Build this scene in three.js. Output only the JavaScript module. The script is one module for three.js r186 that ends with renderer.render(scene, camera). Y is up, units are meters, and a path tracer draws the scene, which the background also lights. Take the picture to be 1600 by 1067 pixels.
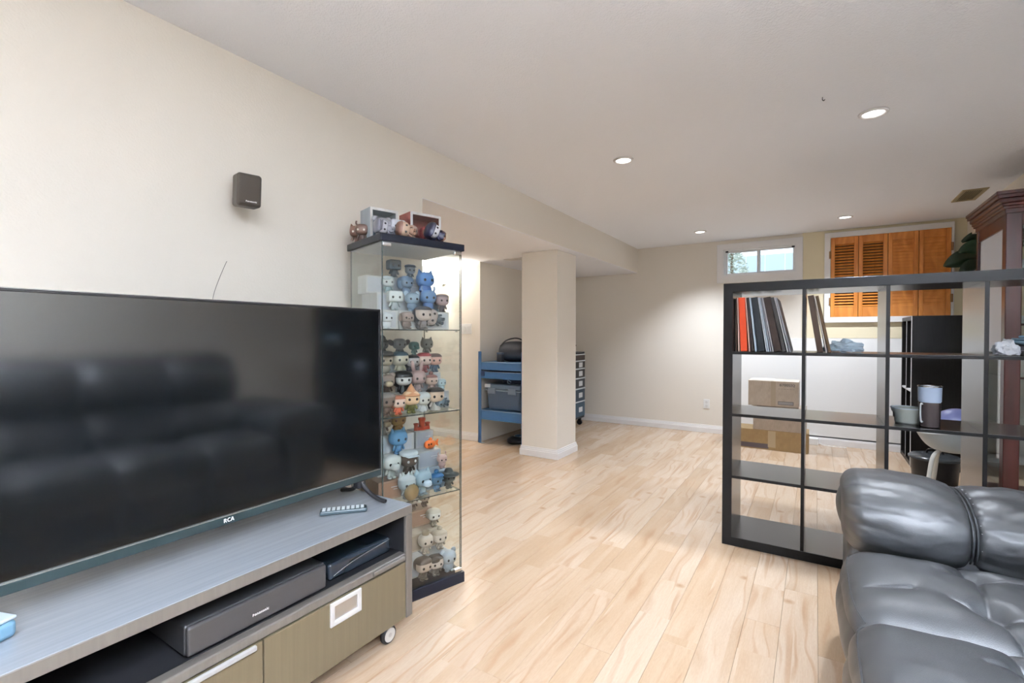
import * as THREE from 'three';
import { RoundedBoxGeometry } from 'three/addons/geometries/RoundedBoxGeometry.js';
import { mergeGeometries, mergeVertices } from 'three/addons/utils/BufferGeometryUtils.js';
import { RectAreaLightUniformsLib } from 'three/addons/lights/RectAreaLightUniformsLib.js';
import { TextGeometry } from 'three/addons/geometries/TextGeometry.js';
import { FontLoader } from 'three/addons/loaders/FontLoader.js';

// ---------------------------------------------------------------- camera, sky, exposure
const scene = new THREE.Scene();
const camera = new THREE.PerspectiveCamera(70.85, 1600 / 1067, 0.03, 60);
camera.position.set(0, 1.1966, 0);
camera.rotation.order = 'YXZ';
camera.rotation.set(-0.0136, 0.5645, 0.001);
scene.background = new THREE.Color(0.80, 0.9, 1.0);
scene.backgroundIntensity = 2.2;
const renderer = new THREE.WebGLRenderer({ antialias: true });
renderer.toneMapping = THREE.LinearToneMapping;
renderer.toneMappingExposure = 1.27;
renderer.shadowMap.enabled = true;
RectAreaLightUniformsLib.init();
const LAMP = 9.5;               // candela scale of each downlight
const LAMPTINT = new THREE.Color(0.91, 0.98, 1.08);
const UPLIGHT = 165;           // added fill lamp behind the viewer
const SCONCE = 13;           // candela of the alcove wall lamp

// ---------------------------------------------------------------- helpers
let seed = 7;
const rnd = () => { seed = (seed * 1664525 + 1013904223) % 4294967296; return seed / 4294967296; };
const rr = (a, b) => a + (b - a) * rnd();
const used = new Map();
function numbered(n) { const k = used.get(n) || 0; used.set(n, k + 1); return k ? n + '_' + String(k).padStart(3, '0') : n; }
function shade(m) { m.castShadow = true; m.receiveShadow = true; return m; }
function thing(name, label, category, p = [0, 0, 0], turn = 0, group) {
  const o = new THREE.Group(); o.name = numbered(name); scene.add(o);
  o.position.set(...p); o.rotation.y = turn; o.userData = { label, category };
  if (group) o.userData.group = group;
  return o;
}
function part(name, geo, m, parent, label) {
  const o = shade(new THREE.Mesh(geo, m)); o.name = name; parent.add(o);
  if (label) o.userData.label = label;
  return o;
}
function single(name, geo, m, label, category, p = [0, 0, 0], group) {
  const o = shade(new THREE.Mesh(geo, m)); o.name = numbered(name); o.position.set(...p); scene.add(o);
  o.userData = { label, category }; if (group) o.userData.group = group;
  return o;
}
function struct(name, geo, m, label, parent) {
  const o = shade(new THREE.Mesh(geo, m)); o.name = parent ? name : numbered(name); (parent || scene).add(o);
  if (!parent) { o.userData = { kind: 'structure', label, category: 'room' }; }
  return o;
}
const V2 = (x, y) => new THREE.Vector2(x, y), V3 = (x, y, z) => new THREE.Vector3(x, y, z);
// every box gets uv in metres by face direction
function metreUV(g, s = 1, along = null) {
  g = g.index ? g.toNonIndexed() : g;
  const p = g.attributes.position, n = g.attributes.normal, uv = new Float32Array(p.count * 2);
  for (let i = 0; i < p.count; i++) {
    const ax = Math.abs(n.getX(i)), ay = Math.abs(n.getY(i)), az = Math.abs(n.getZ(i));
    let u, v;
    if (ay >= ax && ay >= az) { u = p.getX(i); v = p.getZ(i); } else if (ax >= az) { u = p.getZ(i); v = p.getY(i); } else { u = p.getX(i); v = p.getY(i); }
    if (along === 'swap') [u, v] = [v, u];
    uv[2 * i] = u * s; uv[2 * i + 1] = v * s;
  }
  g.setAttribute('uv', new THREE.BufferAttribute(uv, 2));
  return g;
}
function box(x0, x1, y0, y1, z0, z1, r = 0, seg = 2) {          // by its limits
  const w = x1 - x0, h = y1 - y0, d = z1 - z0;
  const g = r > 0 ? new RoundedBoxGeometry(w, h, d, seg, Math.min(r, w / 2.01, h / 2.01, d / 2.01)) : new THREE.BoxGeometry(w, h, d);
  g.translate((x0 + x1) / 2, (y0 + y1) / 2, (z0 + z1) / 2);
  return metreUV(g);
}
function cyl(r0, r1, h, x, y, z, seg = 24, axis = 'y') {
  const g = new THREE.CylinderGeometry(r0, r1, h, seg);
  if (axis === 'x') g.rotateZ(Math.PI / 2); if (axis === 'z') g.rotateX(Math.PI / 2);
  g.translate(x, y, z); return g.toNonIndexed();
}
function ball(rx, ry, rz, x, y, z, a = 18, b = 12) { const g = new THREE.SphereGeometry(1, a, b); g.scale(rx, ry, rz); g.translate(x, y, z); return fixN(g); }
function fixN(g) { g.computeVertexNormals(); return g; }
function superball(rx, ry, rz, x, y, z, e = 0.7, a = 20, b = 14) {   // rounded-box-like head
  const g = new THREE.SphereGeometry(1, a, b), p = g.attributes.position;
  const f = (t) => Math.sign(t) * Math.pow(Math.abs(t), e);
  for (let i = 0; i < p.count; i++) {
    const v = V3(f(p.getX(i)), f(p.getY(i)), f(p.getZ(i)));
    p.setXYZ(i, v.x * rx + x, v.y * ry + y, v.z * rz + z);
  }
  return fixN(g);
}
function merge(list) { return mergeGeometries(list.map((g) => { const q = g.index ? g.toNonIndexed() : g; for (const k of Object.keys(q.attributes)) if (!['position', 'normal', 'uv'].includes(k)) q.deleteAttribute(k); return q; })); }
function tube(pts, r, seg = 24, rs = 8, closed = false) { return new THREE.TubeGeometry(new THREE.CatmullRomCurve3(pts.map((p) => V3(...p)), closed), seg, r, rs, closed); }
function lathe(pts, seg = 28) { return new THREE.LatheGeometry(pts.map((p) => V2(...p)), seg); }
function grid(nu, nv, fn, smooth = true) {                        // fn(u, v) -> [x, y, z]
  const pos = [], uv = [], idx = [];
  for (let j = 0; j <= nv; j++) for (let i = 0; i <= nu; i++) { pos.push(...fn(i / nu, j / nv)); uv.push(i / nu, j / nv); }
  for (let j = 0; j < nv; j++) for (let i = 0; i < nu; i++) { const a = j * (nu + 1) + i, b = a + 1, c = a + nu + 1, d = c + 1; idx.push(a, b, d, a, d, c); }
  const g = new THREE.BufferGeometry();
  g.setAttribute('position', new THREE.Float32BufferAttribute(pos, 3)); g.setAttribute('uv', new THREE.Float32BufferAttribute(uv, 2)); g.setIndex(idx);
  g.computeVertexNormals(); return g;
}

// ---------------------------------------------------------------- textures
function hash(x, y, s) { let h = (x * 374761393 + y * 668265263 + s * 2147483647) | 0; h = Math.imul(h ^ (h >>> 13), 1274126177); return ((h ^ (h >>> 16)) >>> 0) / 4294967296; }
function vnoise(x, y, s, px = 0, py = 0) {                        // value noise, optionally repeating after px, py cells
  const xi = Math.floor(x), yi = Math.floor(y), fx = x - xi, fy = y - yi, w = (a, m) => (m ? ((a % m) + m) % m : a);
  const sx = fx * fx * (3 - 2 * fx), sy = fy * fy * (3 - 2 * fy);
  const a = hash(w(xi, px), w(yi, py), s), b = hash(w(xi + 1, px), w(yi, py), s), c = hash(w(xi, px), w(yi + 1, py), s), d = hash(w(xi + 1, px), w(yi + 1, py), s);
  return a + (b - a) * sx + (c - a) * sy + (a - b - c + d) * sx * sy;
}
function tex(w, h, fn, srgb = true) {
  const data = new Uint8Array(w * h * 4);
  for (let y = 0; y < h; y++) for (let x = 0; x < w; x++) { const c = fn(x / w, y / h), k = (y * w + x) * 4; for (let i = 0; i < 3; i++) data[k + i] = Math.max(0, Math.min(255, c[i])); data[k + 3] = 255; }
  const t = new THREE.DataTexture(data, w, h); t.wrapS = t.wrapT = THREE.RepeatWrapping; t.magFilter = THREE.LinearFilter; t.minFilter = THREE.LinearMipmapLinearFilter; t.generateMipmaps = true;
  if (srgb) t.colorSpace = THREE.SRGBColorSpace; t.needsUpdate = true; return t;
}
const mix3 = (a, b, t) => [a[0] + (b[0] - a[0]) * t, a[1] + (b[1] - a[1]) * t, a[2] + (b[2] - a[2]) * t];
// a laminate board: u across 0..1, v along 0..1
function boardTex(s, light, mid, dark) {
  return tex(128, 1024, (u, v) => {
    const warp = vnoise(u * 2, v * 5, s) * 1.6 + vnoise(u * 3, v * 11, s + 3) * 0.5;
    const broad = vnoise(u * 3 + warp, v * 3.2, s + 1);
    const fine = vnoise(u * 38 + warp * 3, v * 14, s + 2), fleck = vnoise(u * 60, v * 90, s + 5);
    let c = mix3(light, mid, Math.min(1, broad * 1.15));
    const streak = Math.max(0, vnoise(u * 9 + warp * 2.2, v * 3.4, s + 9) - 0.66) * 2.6;
    c = mix3(c, dark, Math.min(0.5, streak * 0.62) + (fine - 0.5) * 0.12);
    const kx = hash(1, 2, s) , ky = hash(3, 4, s), kd = Math.hypot((u - kx) * 0.9, (v - ky) * 9);
    if (s % 2 && kd < 0.2) c = mix3(c, [150, 104, 66], 0.5 * (1 - kd / 0.2));
    return c.map((q) => q + (fleck - 0.5) * 7);
  });
}
const boardT = [0, 1, 2, 3, 4, 5].map((k) => boardTex(11 + k * 17, [[226, 206, 184], [222, 200, 175], [229, 211, 190], [219, 196, 169], [225, 206, 184], [223, 201, 177]][k], [[213, 188, 161], [209, 182, 152], [216, 193, 166], [205, 178, 148], [211, 186, 159], [211, 184, 155]][k], [186, 146, 112]));
const paintBump = tex(256, 256, (u, v) => { const n = vnoise(u * 64, v * 64, 5, 64, 64) * 0.6 + vnoise(u * 128, v * 128, 6, 128, 128) * 0.4; return [n * 255, n * 255, n * 255]; }, false);
const leatherBump = tex(512, 512, (u, v) => {
  let m = 9; const X = u * 46, Y = v * 46, xi = Math.floor(X), yi = Math.floor(Y); let m2 = 9;
  for (let j = -1; j <= 1; j++) for (let i = -1; i <= 1; i++) { const cx = ((xi + i) % 46 + 46) % 46, cy = ((yi + j) % 46 + 46) % 46; const d = Math.hypot(xi + i + hash(cx, cy, 1) - X, yi + j + hash(cx, cy, 2) - Y); if (d < m) { m2 = m; m = d; } else if (d < m2) m2 = d; }
  const c = Math.min(1, (m2 - m) * 2.4) * 235; return [c, c, c];
}, false);
const darkGrain = tex(256, 512, (u, v) => { const w = vnoise(u * 3, v * 4, 31, 3, 4); const n = vnoise(u * 70 + w * 2, v * 7, 32, 0, 7) * 0.6 + vnoise(u * 24, v * 3, 33, 24, 3) * 0.4; const k = 0.82 + n * 0.36; return [120 * k, 116 * k, 112 * k]; });
const pineT = tex(128, 512, (u, v) => { const w = vnoise(u * 2, v * 3, 41, 2, 3); const n = vnoise(u * 20 + w * 3, v * 4, 42, 0, 4); return mix3([226, 150, 66], [196, 116, 40], n); });
const cherryT = tex(128, 512, (u, v) => { const w = vnoise(u * 2, v * 3, 51, 2, 3); const n = vnoise(u * 26 + w * 3, v * 4, 52, 0, 4); return mix3([98, 40, 34], [80, 30, 27], n); });
const cardT = tex(128, 128, (u, v) => { const n = vnoise(u * 90, v * 14, 61, 90, 14) * 0.5 + vnoise(u * 10, v * 10, 62, 10, 10) * 0.5; return mix3([255, 255, 255], [226, 222, 216], n); });

// ---------------------------------------------------------------- materials
const lin = (hex) => new THREE.Color(hex);
function M(color, rough = 0.6, o = {}) { return new THREE.MeshPhysicalMaterial({ color: typeof color === 'string' ? lin(color) : new THREE.Color().setRGB(...color), roughness: rough, ...o }); }
const rep = (t, x, y) => { const c = t.clone(); c.repeat.set(x, y); c.needsUpdate = true; return c; };
const pb = rep(paintBump, 3, 3);
const wallM = M([0.81, 0.765, 0.69], 0.75, { bumpMap: pb, bumpScale: 0.0005 });
const creamM = M([0.80, 0.72, 0.52], 0.75, { bumpMap: pb, bumpScale: 0.0005 });
const lowerWallM = M([0.84, 0.84, 0.83], 0.75, { bumpMap: pb, bumpScale: 0.0005 });
const ceilM = M([0.90, 0.93, 0.985], 0.85, { bumpMap: pb, bumpScale: 0.0015 });
const soffitM = M([0.91, 0.92, 0.965], 0.85, { bumpMap: pb, bumpScale: 0.0015 });
const trimM = M([0.84, 0.83, 0.83], 0.4);
const boardM = boardT.map((t) => M([0.77, 0.74, 0.72], 0.25, { map: t }));
const slabM = M([0.25, 0.17, 0.1], 0.8);
const leatherM = M([0.036, 0.0378, 0.0405], 0.44, { bumpMap: rep(leatherBump, 8, 8), bumpScale: 0.00022, clearcoat: 0.4, clearcoatRoughness: 0.42 });
const leatherPanelM = M([0.036, 0.039, 0.043], 0.36, { bumpMap: rep(leatherBump, 8, 8), bumpScale: 0.00022 });
const threadM = M([0.45, 0.46, 0.48], 0.6);
const blackBrownM = M([0.0105, 0.010, 0.010], 0.34, { specularIntensity: 0.22 });
const sheenM = M([0.0105, 0.010, 0.0105], 0.27, { clearcoat: 0.5, clearcoatRoughness: 0.25 });
const blackBrown2M = M([0.05, 0.048, 0.05], 0.38, { map: rep(darkGrain, 3, 1.5), specularIntensity: 0.35 });
const standGrain = tex(256, 512, (u, v) => { const n = vnoise(u * 60, v * 6, 35, 60, 6) * 0.6 + vnoise(u * 20, v * 3, 36, 20, 3) * 0.4, k = 238 + (n - 0.5) * 18; return [k, k, k]; });
const standM = M([0.135, 0.122, 0.108], 0.28, { map: rep(standGrain, 4, 1), clearcoat: 0.5, clearcoatRoughness: 0.22 });
const standSheenM = M([0.36, 0.39, 0.44], 0.25, { map: rep(standGrain, 4, 1), clearcoat: 0.8, clearcoatRoughness: 0.2 });  // pale blue sheen of the glossy top put into its colour
const standFrontM = M([0.135, 0.108, 0.066], 0.34, { map: rep(standGrain, 4, 1) });
const blackGloss = M([0.012, 0.012, 0.014], 0.12);
const blackSatin = M([0.014, 0.014, 0.016], 0.36, { specularIntensity: 0.6 });
const screenM = M([0.004, 0.005, 0.006], 0.09, { ior: 2.2, clearcoat: 0.6, clearcoatRoughness: 0.12 });
const chrome = M([0.75, 0.75, 0.76], 0.22, { metalness: 1 });
const steel = M([0.62, 0.62, 0.62], 0.38, { metalness: 0.9 });
const whitePlastic = M([0.82, 0.82, 0.81], 0.35);
const whitePrint = M([0.9, 0.9, 0.9], 0.5);
const glassM = M([0.965, 0.985, 0.98], 0.0, { transmission: 1, thickness: 0, ior: 1.5 });
const windowGlassM = M([0.95, 0.98, 1.0], 0.0, { transmission: 1, thickness: 0, ior: 1.5 });
const glassEdgeM = M([0.035, 0.055, 0.055], 0.15);
const shelfGlassM = M([0.93, 0.97, 0.96], 0.0, { transmission: 1, thickness: 0, ior: 1.5 });

const font = await new FontLoader().loadAsync('fonts/droid/droid_sans_bold.typeface.json');
function text(str, h, depth = 0.0006) { const g = new TextGeometry(str, { font, size: h, depth, curveSegments: 3, bevelEnabled: false }); g.computeBoundingBox(); const b = g.boundingBox; g.translate(-(b.max.x + b.min.x) / 2, -(b.max.y + b.min.y) / 2, 0); return g; }

// ================================================================ the room
const XL = -1.996, XR = 1.65, H = 2.3305, HS = 2.0134, ZB = -6.255, ZN = 4.2, ZO = -2.149, XA = -4.7, ZS = -4.34, XC = -3.17;
{
  const fl = new THREE.Group(); fl.name = 'floor'; scene.add(fl); fl.userData = { kind: 'structure', label: 'light maple laminate floor laid in long boards', category: 'room' };
  part('subfloor', box(XA - 0.12, XR + 0.12, -0.12, -0.0085, ZB - 0.12, ZN + 0.12), slabM, fl);
  // boards: length along z, staggered rows
  const bw = 0.131, bl = 1.22, shapes = {};
  const plank = (len, v) => {
    const key = len.toFixed(3) + v; if (shapes[key]) return shapes[key];
    const g = new RoundedBoxGeometry(bw - 0.0007, 0.008, len - 0.0007, 1, 0.0009), p = g.attributes.position, uv = g.attributes.uv;
    for (let i = 0; i < p.count; i++) uv.setXY(i, p.getX(i) / bw * 0.98 + 0.5 + v * 0.37, p.getZ(i) / bl + v * 0.23);
    return (shapes[key] = g);
  };
  let row = 0; const behind = [];
  for (let x = XA; x < XR; x += bw, row++) {
    let z = ZB - [0, 0.74, 0.33, 1.0, 0.52, 0.16, 0.86][row % 7];
    const zEnd = x < XL - 0.14 ? ZO + 0.05 : ZN;
    while (z < zEnd) {
      let a = Math.max(z, ZB), b = Math.min(z + bl, zEnd);
      if (x < XC - bw && b < ZS) { z += bl; continue; }
      if (b - a > 0.05 && a > -0.15) { const g = plank(b - a, 0).clone(); g.translate(x + bw / 2, -0.004, (a + b) / 2); behind.push(g); } else if (b - a > 0.05) {
        const m = shade(new THREE.Mesh(plank(b - a, Math.floor(rnd() * 4)), boardM[Math.floor(rnd() * 6)]));
        m.name = 'plank'; m.position.set(x + bw / 2, -0.004, (a + b) / 2); if (rnd() > 0.5) m.rotation.y = Math.PI; fl.add(m);
      }
      z += bl;
    }
  }
  part('planks_behind', merge(behind), boardM[0], fl).userData.kind = 'stuff';
}
struct('ceiling', box(XL - 0.12, XR + 0.12, H, H + 0.12, ZB - 0.12, ZN + 0.12), ceilM, 'flat white painted ceiling of the main room');
struct('ceiling_alcove', box(XA - 0.12, XL - 0.001, HS, HS + 0.12, ZB - 0.12, ZO + 0.004), soffitM, 'lower white ceiling over the alcove');
struct('wall_left', box(XL - 0.12, XL, 0, H, ZO, ZN + 0.12), wallM, 'warm beige wall behind the television');
struct('beam_alcove', box(XL - 0.12, XL, HS + 0.003, H, ZB, ZO), wallM, 'beige boxed beam across the alcove opening');
struct('wall_alcove_near', box(XA - 0.12, XL - 0.12, 0, HS, ZO, ZO + 0.12), wallM, 'near beige wall of the alcove');
struct('wall_alcove_left', box(XA - 0.12, XA, 0, HS, ZS, ZO), wallM, 'end wall of the alcove');
struct('wall_switch', box(XA - 0.12, XC, 0, HS, ZB, ZS), wallM, 'beige alcove wall with the light switches');
struct('wall_right', box(XR, XR + 0.12, 0, H, ZB, ZN + 0.12), wallM, 'plain wall behind the sofa');
struct('wall_near', box(XL, XR, 0, H, ZN, ZN + 0.12), wallM, 'unseen wall behind the viewer, set far back to dim frontal light');  // out of view, its distance dims the light from behind the viewer
struct('beam_right', box(1.22, XR, 2.14, H, ZB, -2.9), wallM, 'beige boxed beam above the dark wood cabinet');
const WX0 = -0.95, WX1 = -0.19, WY0 = 1.905, WY1 = 2.225;
{
  const s = new THREE.Shape([V2(XA - 0.12, 0), V2(XR + 0.12, 0), V2(XR + 0.12, H), V2(XA - 0.12, H)]);
  s.holes.push(new THREE.Path([V2(WX0, WY0), V2(WX0, WY1), V2(WX1, WY1), V2(WX1, WY0)]));
  const g = metreUV(new THREE.ExtrudeGeometry(s, { depth: 0.2, bevelEnabled: false })); g.translate(0, 0, ZB - 0.2);
  struct('wall_back', g, wallM, 'far beige wall with the small high window');
  struct('wall_back_upper', box(-0.135, XR, 1.166, H, ZB, ZB + 0.008), creamM, 'cream painted upper part of the far wall round the shutters');
  struct('wall_back_lower', box(-0.885, XR, 0.0, 1.166, ZB, ZB + 0.006), lowerWallM, 'white lower part of the far wall below the shutters');
}
{ // pillar with its skirting
  const px0 = -2.487, px1 = -2.089, pz0 = -4.53, pz1 = -4.107;
  const g = new RoundedBoxGeometry(px1 - px0, HS, pz1 - pz0, 1, 0.006); g.translate((px0 + px1) / 2, HS / 2, (pz0 + pz1) / 2);
  const pil = struct('pillar', metreUV(g), wallM, 'square beige pillar with white skirting');
  const ring = (o, y0, y1) => box(px0 - o, px1 + o, y0, y1, pz0 - o, pz1 + o, 0.003, 1);
  struct('skirting', merge([ring(0.016, 0, 0.062), ring(0.011, 0.06, 0.078), ring(0.007, 0.076, 0.094)]), trimM, null, pil);
}
function skirting(name, label, ax, a, b, at, dir) {           // three stepped courses along a wall
  const list = [[0.015, 0, 0.062], [0.0105, 0.06, 0.078], [0.006, 0.076, 0.094]].map(([t, y0, y1]) => {
    const p0 = at, p1 = at + dir * t, lo = Math.min(p0, p1), hi = Math.max(p0, p1);
    return ax === 'x' ? box(a, b, y0, y1, lo, hi, 0.0025, 1) : box(lo, hi, y0, y1, a, b, 0.0025, 1);
  });
  struct(name, merge(list), trimM, label);
}
skirting('baseboard_back', 'white stepped skirting along the far wall', 'x', XC, XR, ZB, 1);
skirting('baseboard_switch', 'white stepped skirting under the light switches', 'x', XA, XC - 0.02, ZS, 1);
skirting('baseboard_left', 'white skirting along the television wall', 'z', ZO, ZN, XL, 1);
skirting('baseboard_right', 'white skirting along the sofa wall', 'z', ZB, ZN, XR, -1);

// window near the ceiling, with its well outside
{
  const w = new THREE.Group(); w.name = 'window_1'; scene.add(w); w.userData = { kind: 'structure', label: 'small high sliding window in a wide white casing', category: 'window' };
  const cs = new THREE.Shape([V2(-1.016, 1.826), V2(-0.132, 1.818), V2(-0.132, 2.288), V2(-1.016, 2.282)]);
  cs.holes.push(new THREE.Path([V2(WX0 + 0.003, WY0 + 0.003), V2(WX0 + 0.003, WY1 - 0.003), V2(WX1 - 0.003, WY1 - 0.003), V2(WX1 - 0.003, WY0 + 0.003)]));
  const cg = new THREE.ExtrudeGeometry(cs, { depth: 0.016, bevelEnabled: true, bevelThickness: 0.003, bevelSize: 0.003, bevelSegments: 1 }); cg.translate(0, 0, ZB + 0.002);
  struct('casing', metreUV(cg), trimM, null, w);
  const z0 = ZB - 0.10, z1 = ZB - 0.055, xm = -0.575;
  const frameBars = (a, b, y0, y1, t, za, zb) => merge([box(a, a + t, y0, y1, za, zb, 0.003, 1), box(b - t, b, y0, y1, za, zb, 0.003, 1), box(a + t, b - t, y0, y0 + t, za, zb, 0.003, 1), box(a + t, b - t, y1 - t, y1, za, zb, 0.003, 1)]);
  struct('frame', frameBars(WX0, WX1, WY0, WY1, 0.018, ZB - 0.12, ZB - 0.03), trimM, null, w);
  struct('sash', frameBars(WX0 + 0.018, xm + 0.018, WY0 + 0.018, WY1 - 0.018, 0.02, z0, z0 + 0.024), trimM, null, w);
  struct('sash', frameBars(xm - 0.018, WX1 - 0.018, WY0 + 0.018, WY1 - 0.018, 0.02, z0 + 0.026, z1), trimM, null, w);
  struct('pane', box(WX0 + 0.03, xm + 0.01, WY0 + 0.03, WY1 - 0.03, z0 + 0.010, z0 + 0.014), windowGlassM, null, w);
  struct('pane', box(xm - 0.01, WX1 - 0.03, WY0 + 0.03, WY1 - 0.03, z0 + 0.034, z0 + 0.038), windowGlassM, null, w);
  struct('latch', merge([box(WX0 + 0.02, WX0 + 0.05, WY1 - 0.034, WY1 - 0.016, ZB - 0.045, ZB - 0.03, 0.003, 1), box(WX1 - 0.05, WX1 - 0.02, WY1 - 0.034, WY1 - 0.016, ZB - 0.045, ZB - 0.03, 0.003, 1)]), blackSatin, null, w);
  // outside ground, a galvanised well wall, and a grey-leaved shrub against the light
  struct('ground_outside', box(-6, 6, 1.62, 1.80, -14, ZB - 0.2), M([0.42, 0.42, 0.40], 0.9), 'pale gravel outside the window');
  const well = grid(96, 10, (u, v) => { const a = Math.PI * u, r = 0.78 + 0.012 * Math.sin(v * 40); return [-0.32 - r * 1.05 * Math.cos(a), 1.80 + v * 0.17, ZB - 0.2 - r * Math.sin(a)]; });
  single('window_well', well, M([0.46, 0.52, 0.56], 0.5, { metalness: 0.3, side: THREE.DoubleSide }), 'pale galvanised steel well wall outside the small window', 'window well');
  const sh = thing('shrub', 'grey-green conical shrub outside the small window', 'shrub', [-1.12, 1.80, -8.2]);
  const leaf = [];
  for (let i = 0; i < 900; i++) { const t = Math.sqrt(rnd()), a = rnd() * 6.283, y = rr(0, 1), r = (1 - y) * 0.36 * t + 0.01; const g = new THREE.PlaneGeometry(0.05, 0.02); g.rotateX(rr(-1, 1)); g.rotateY(a); g.rotateZ(rr(-1, 1)); g.translate(Math.cos(a) * r, 0.06 + y * 0.95, Math.sin(a) * r); leaf.push(g); }
  const fo = part('foliage', merge(leaf), M([0.5, 0.54, 0.46], 0.9, { side: THREE.DoubleSide }), sh); fo.userData.kind = 'stuff';
  part('stem', cyl(0.02, 0.03, 0.8, 0, 0.4, 0, 8), M([0.2, 0.15, 0.1], 0.9), sh);
  const fn = thing('garden_fence', 'pale blue-grey board fence seen through the small window', 'fence', [0, 1.80, -12.5]);
  for (let i = 0; i < 16; i++) part('board', box(-3 + i * 0.4, -2.61 + i * 0.4, 0, 1.25, 0, 0.03, 0.005, 1), M([0.50, 0.58, 0.63], 0.8), fn);
}

// downlights: trim ring + glowing lens + an area light of the lens's size
const lensM = M([0.9, 0.9, 0.9], 0.5, { emissive: new THREE.Color(1, 0.98, 0.95), emissiveIntensity: 6 });
const lightLabels = ['recessed ceiling downlight nearest the boxed beam and the glass cabinet', 'brightest recessed ceiling downlight, nearest the viewer above the black shelving', 'recessed ceiling downlight near the far end of the boxed beam', 'recessed ceiling downlight in front of the orange shutters'];
const ring = lathe([[0.046, -0.004], [0.05, -0.009], [0.058, -0.009], [0.064, -0.005], [0.065, 0.0], [0.05, 0.0], [0.046, -0.004]], 36);
const lens = new THREE.CircleGeometry(0.047, 32); lens.rotateX(Math.PI / 2);
const pots = [[-1.063, -3.025], [0.238, -3.064], [-1.082, -5.561], [0.227, -5.6], [-1.07, 0.0], [0.235, 0.0]];  // the last two are out of view, placed to light the near end
pots.forEach(([x, z], i) => {
  const t = thing('downlight', lightLabels[i] || ['unseen recessed ceiling downlight above the television, placed to light the near room', 'unseen recessed ceiling downlight above the sofa, placed to light the near room'][i - 4], 'ceiling light', [x, H, z], 0, 'recessed ceiling downlights');
  part('trim_ring', ring, trimM, t);
  const l = new THREE.Mesh(lens, lensM); l.name = 'lens'; l.position.y = -0.004; t.add(l);
  const a = new THREE.SpotLight(LAMPTINT, i < 4 ? LAMP : LAMP * 0.28, 0, 0.97, 1, 2);
  a.position.set(x, H - 0.03, z); a.target.position.set(x, 0, z); a.shadow.radius = 2.2; a.castShadow = true; a.name = 'downlight_lamp'; scene.add(a); scene.add(a.target);
});
// alcove wall lamp
{
  const t = thing('wall_lamp', 'lit wall lamp with a frosted bowl on the alcove wall', 'lamp', [-3.70, 1.80, ZS]);
  const g = lathe([[0.035, 0], [0.03, 0.01], [0.0, 0.014]], 24); g.rotateX(Math.PI / 2);
  part('back_plate', g, steel, t);
  part('arm', tube([[0, 0, 0.01], [0.0, -0.035, 0.05], [0.0, -0.02, 0.10], [0.0, 0.02, 0.11]], 0.006, 20, 8), steel, t);
  part('shade', lathe([[0.012, 0.02], [0.05, 0.035], [0.078, 0.07], [0.085, 0.105], [0.081, 0.105], [0.074, 0.072], [0.047, 0.04], [0.012, 0.026]], 32).translate(0, 0, 0.11), M([0.95, 0.9, 0.8], 0.9, { transmission: 0.5, thickness: 0 }), t);
  const b = ball(0.028, 0.032, 0.028, 0, 0.075, 0.11, 18, 12); const bm = new THREE.Mesh(b, M([1, 0.95, 0.85], 0.5, { emissive: new THREE.Color(1, 0.9, 0.75), emissiveIntensity: 6 })); bm.name = 'bulb'; t.add(bm);
  const pl = new THREE.PointLight(new THREE.Color(1, 0.93, 0.84), SCONCE); pl.position.set(-3.70, 1.875, ZS + 0.11); pl.castShadow = true; scene.add(pl);
}
// added fill lamp behind the viewer, throwing its light up to the ceiling
for (const [x, z, label] of [[0.86, 0.42, 'added tall steel fill lamp with an upturned bowl, at the near end of the sofa']]) {
  const t = thing('added_floor_lamp', label, 'lamp', [x, 0, z]);
  part('base', lathe([[0, 0], [0.14, 0], [0.14, 0.012], [0.03, 0.03], [0, 0.03]], 36), steel, t); part('pole', cyl(0.012, 0.012, 1.56, 0, 0.8, 0, 16), steel, t);
  part('bowl', lathe([[0.012, 1.57], [0.08, 1.585], [0.15, 1.63], [0.17, 1.68], [0.166, 1.68], [0.145, 1.635], [0.076, 1.59], [0.012, 1.578]], 40), steel, t);
  const b = new THREE.Mesh(ball(0.035, 0.035, 0.035, 0, 1.655, 0), M([1, 1, 1], 0.5, { emissive: new THREE.Color(1, 0.98, 0.95), emissiveIntensity: 6 })); b.name = 'bulb'; t.add(b);
  const l = new THREE.SpotLight(LAMPTINT, UPLIGHT, 0, 1.4, 0.6, 2); l.position.set(x, 1.70, z); l.target.position.set(x, 3, z); l.castShadow = true; l.shadow.radius = 3; scene.add(l); scene.add(l.target);
}
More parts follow.
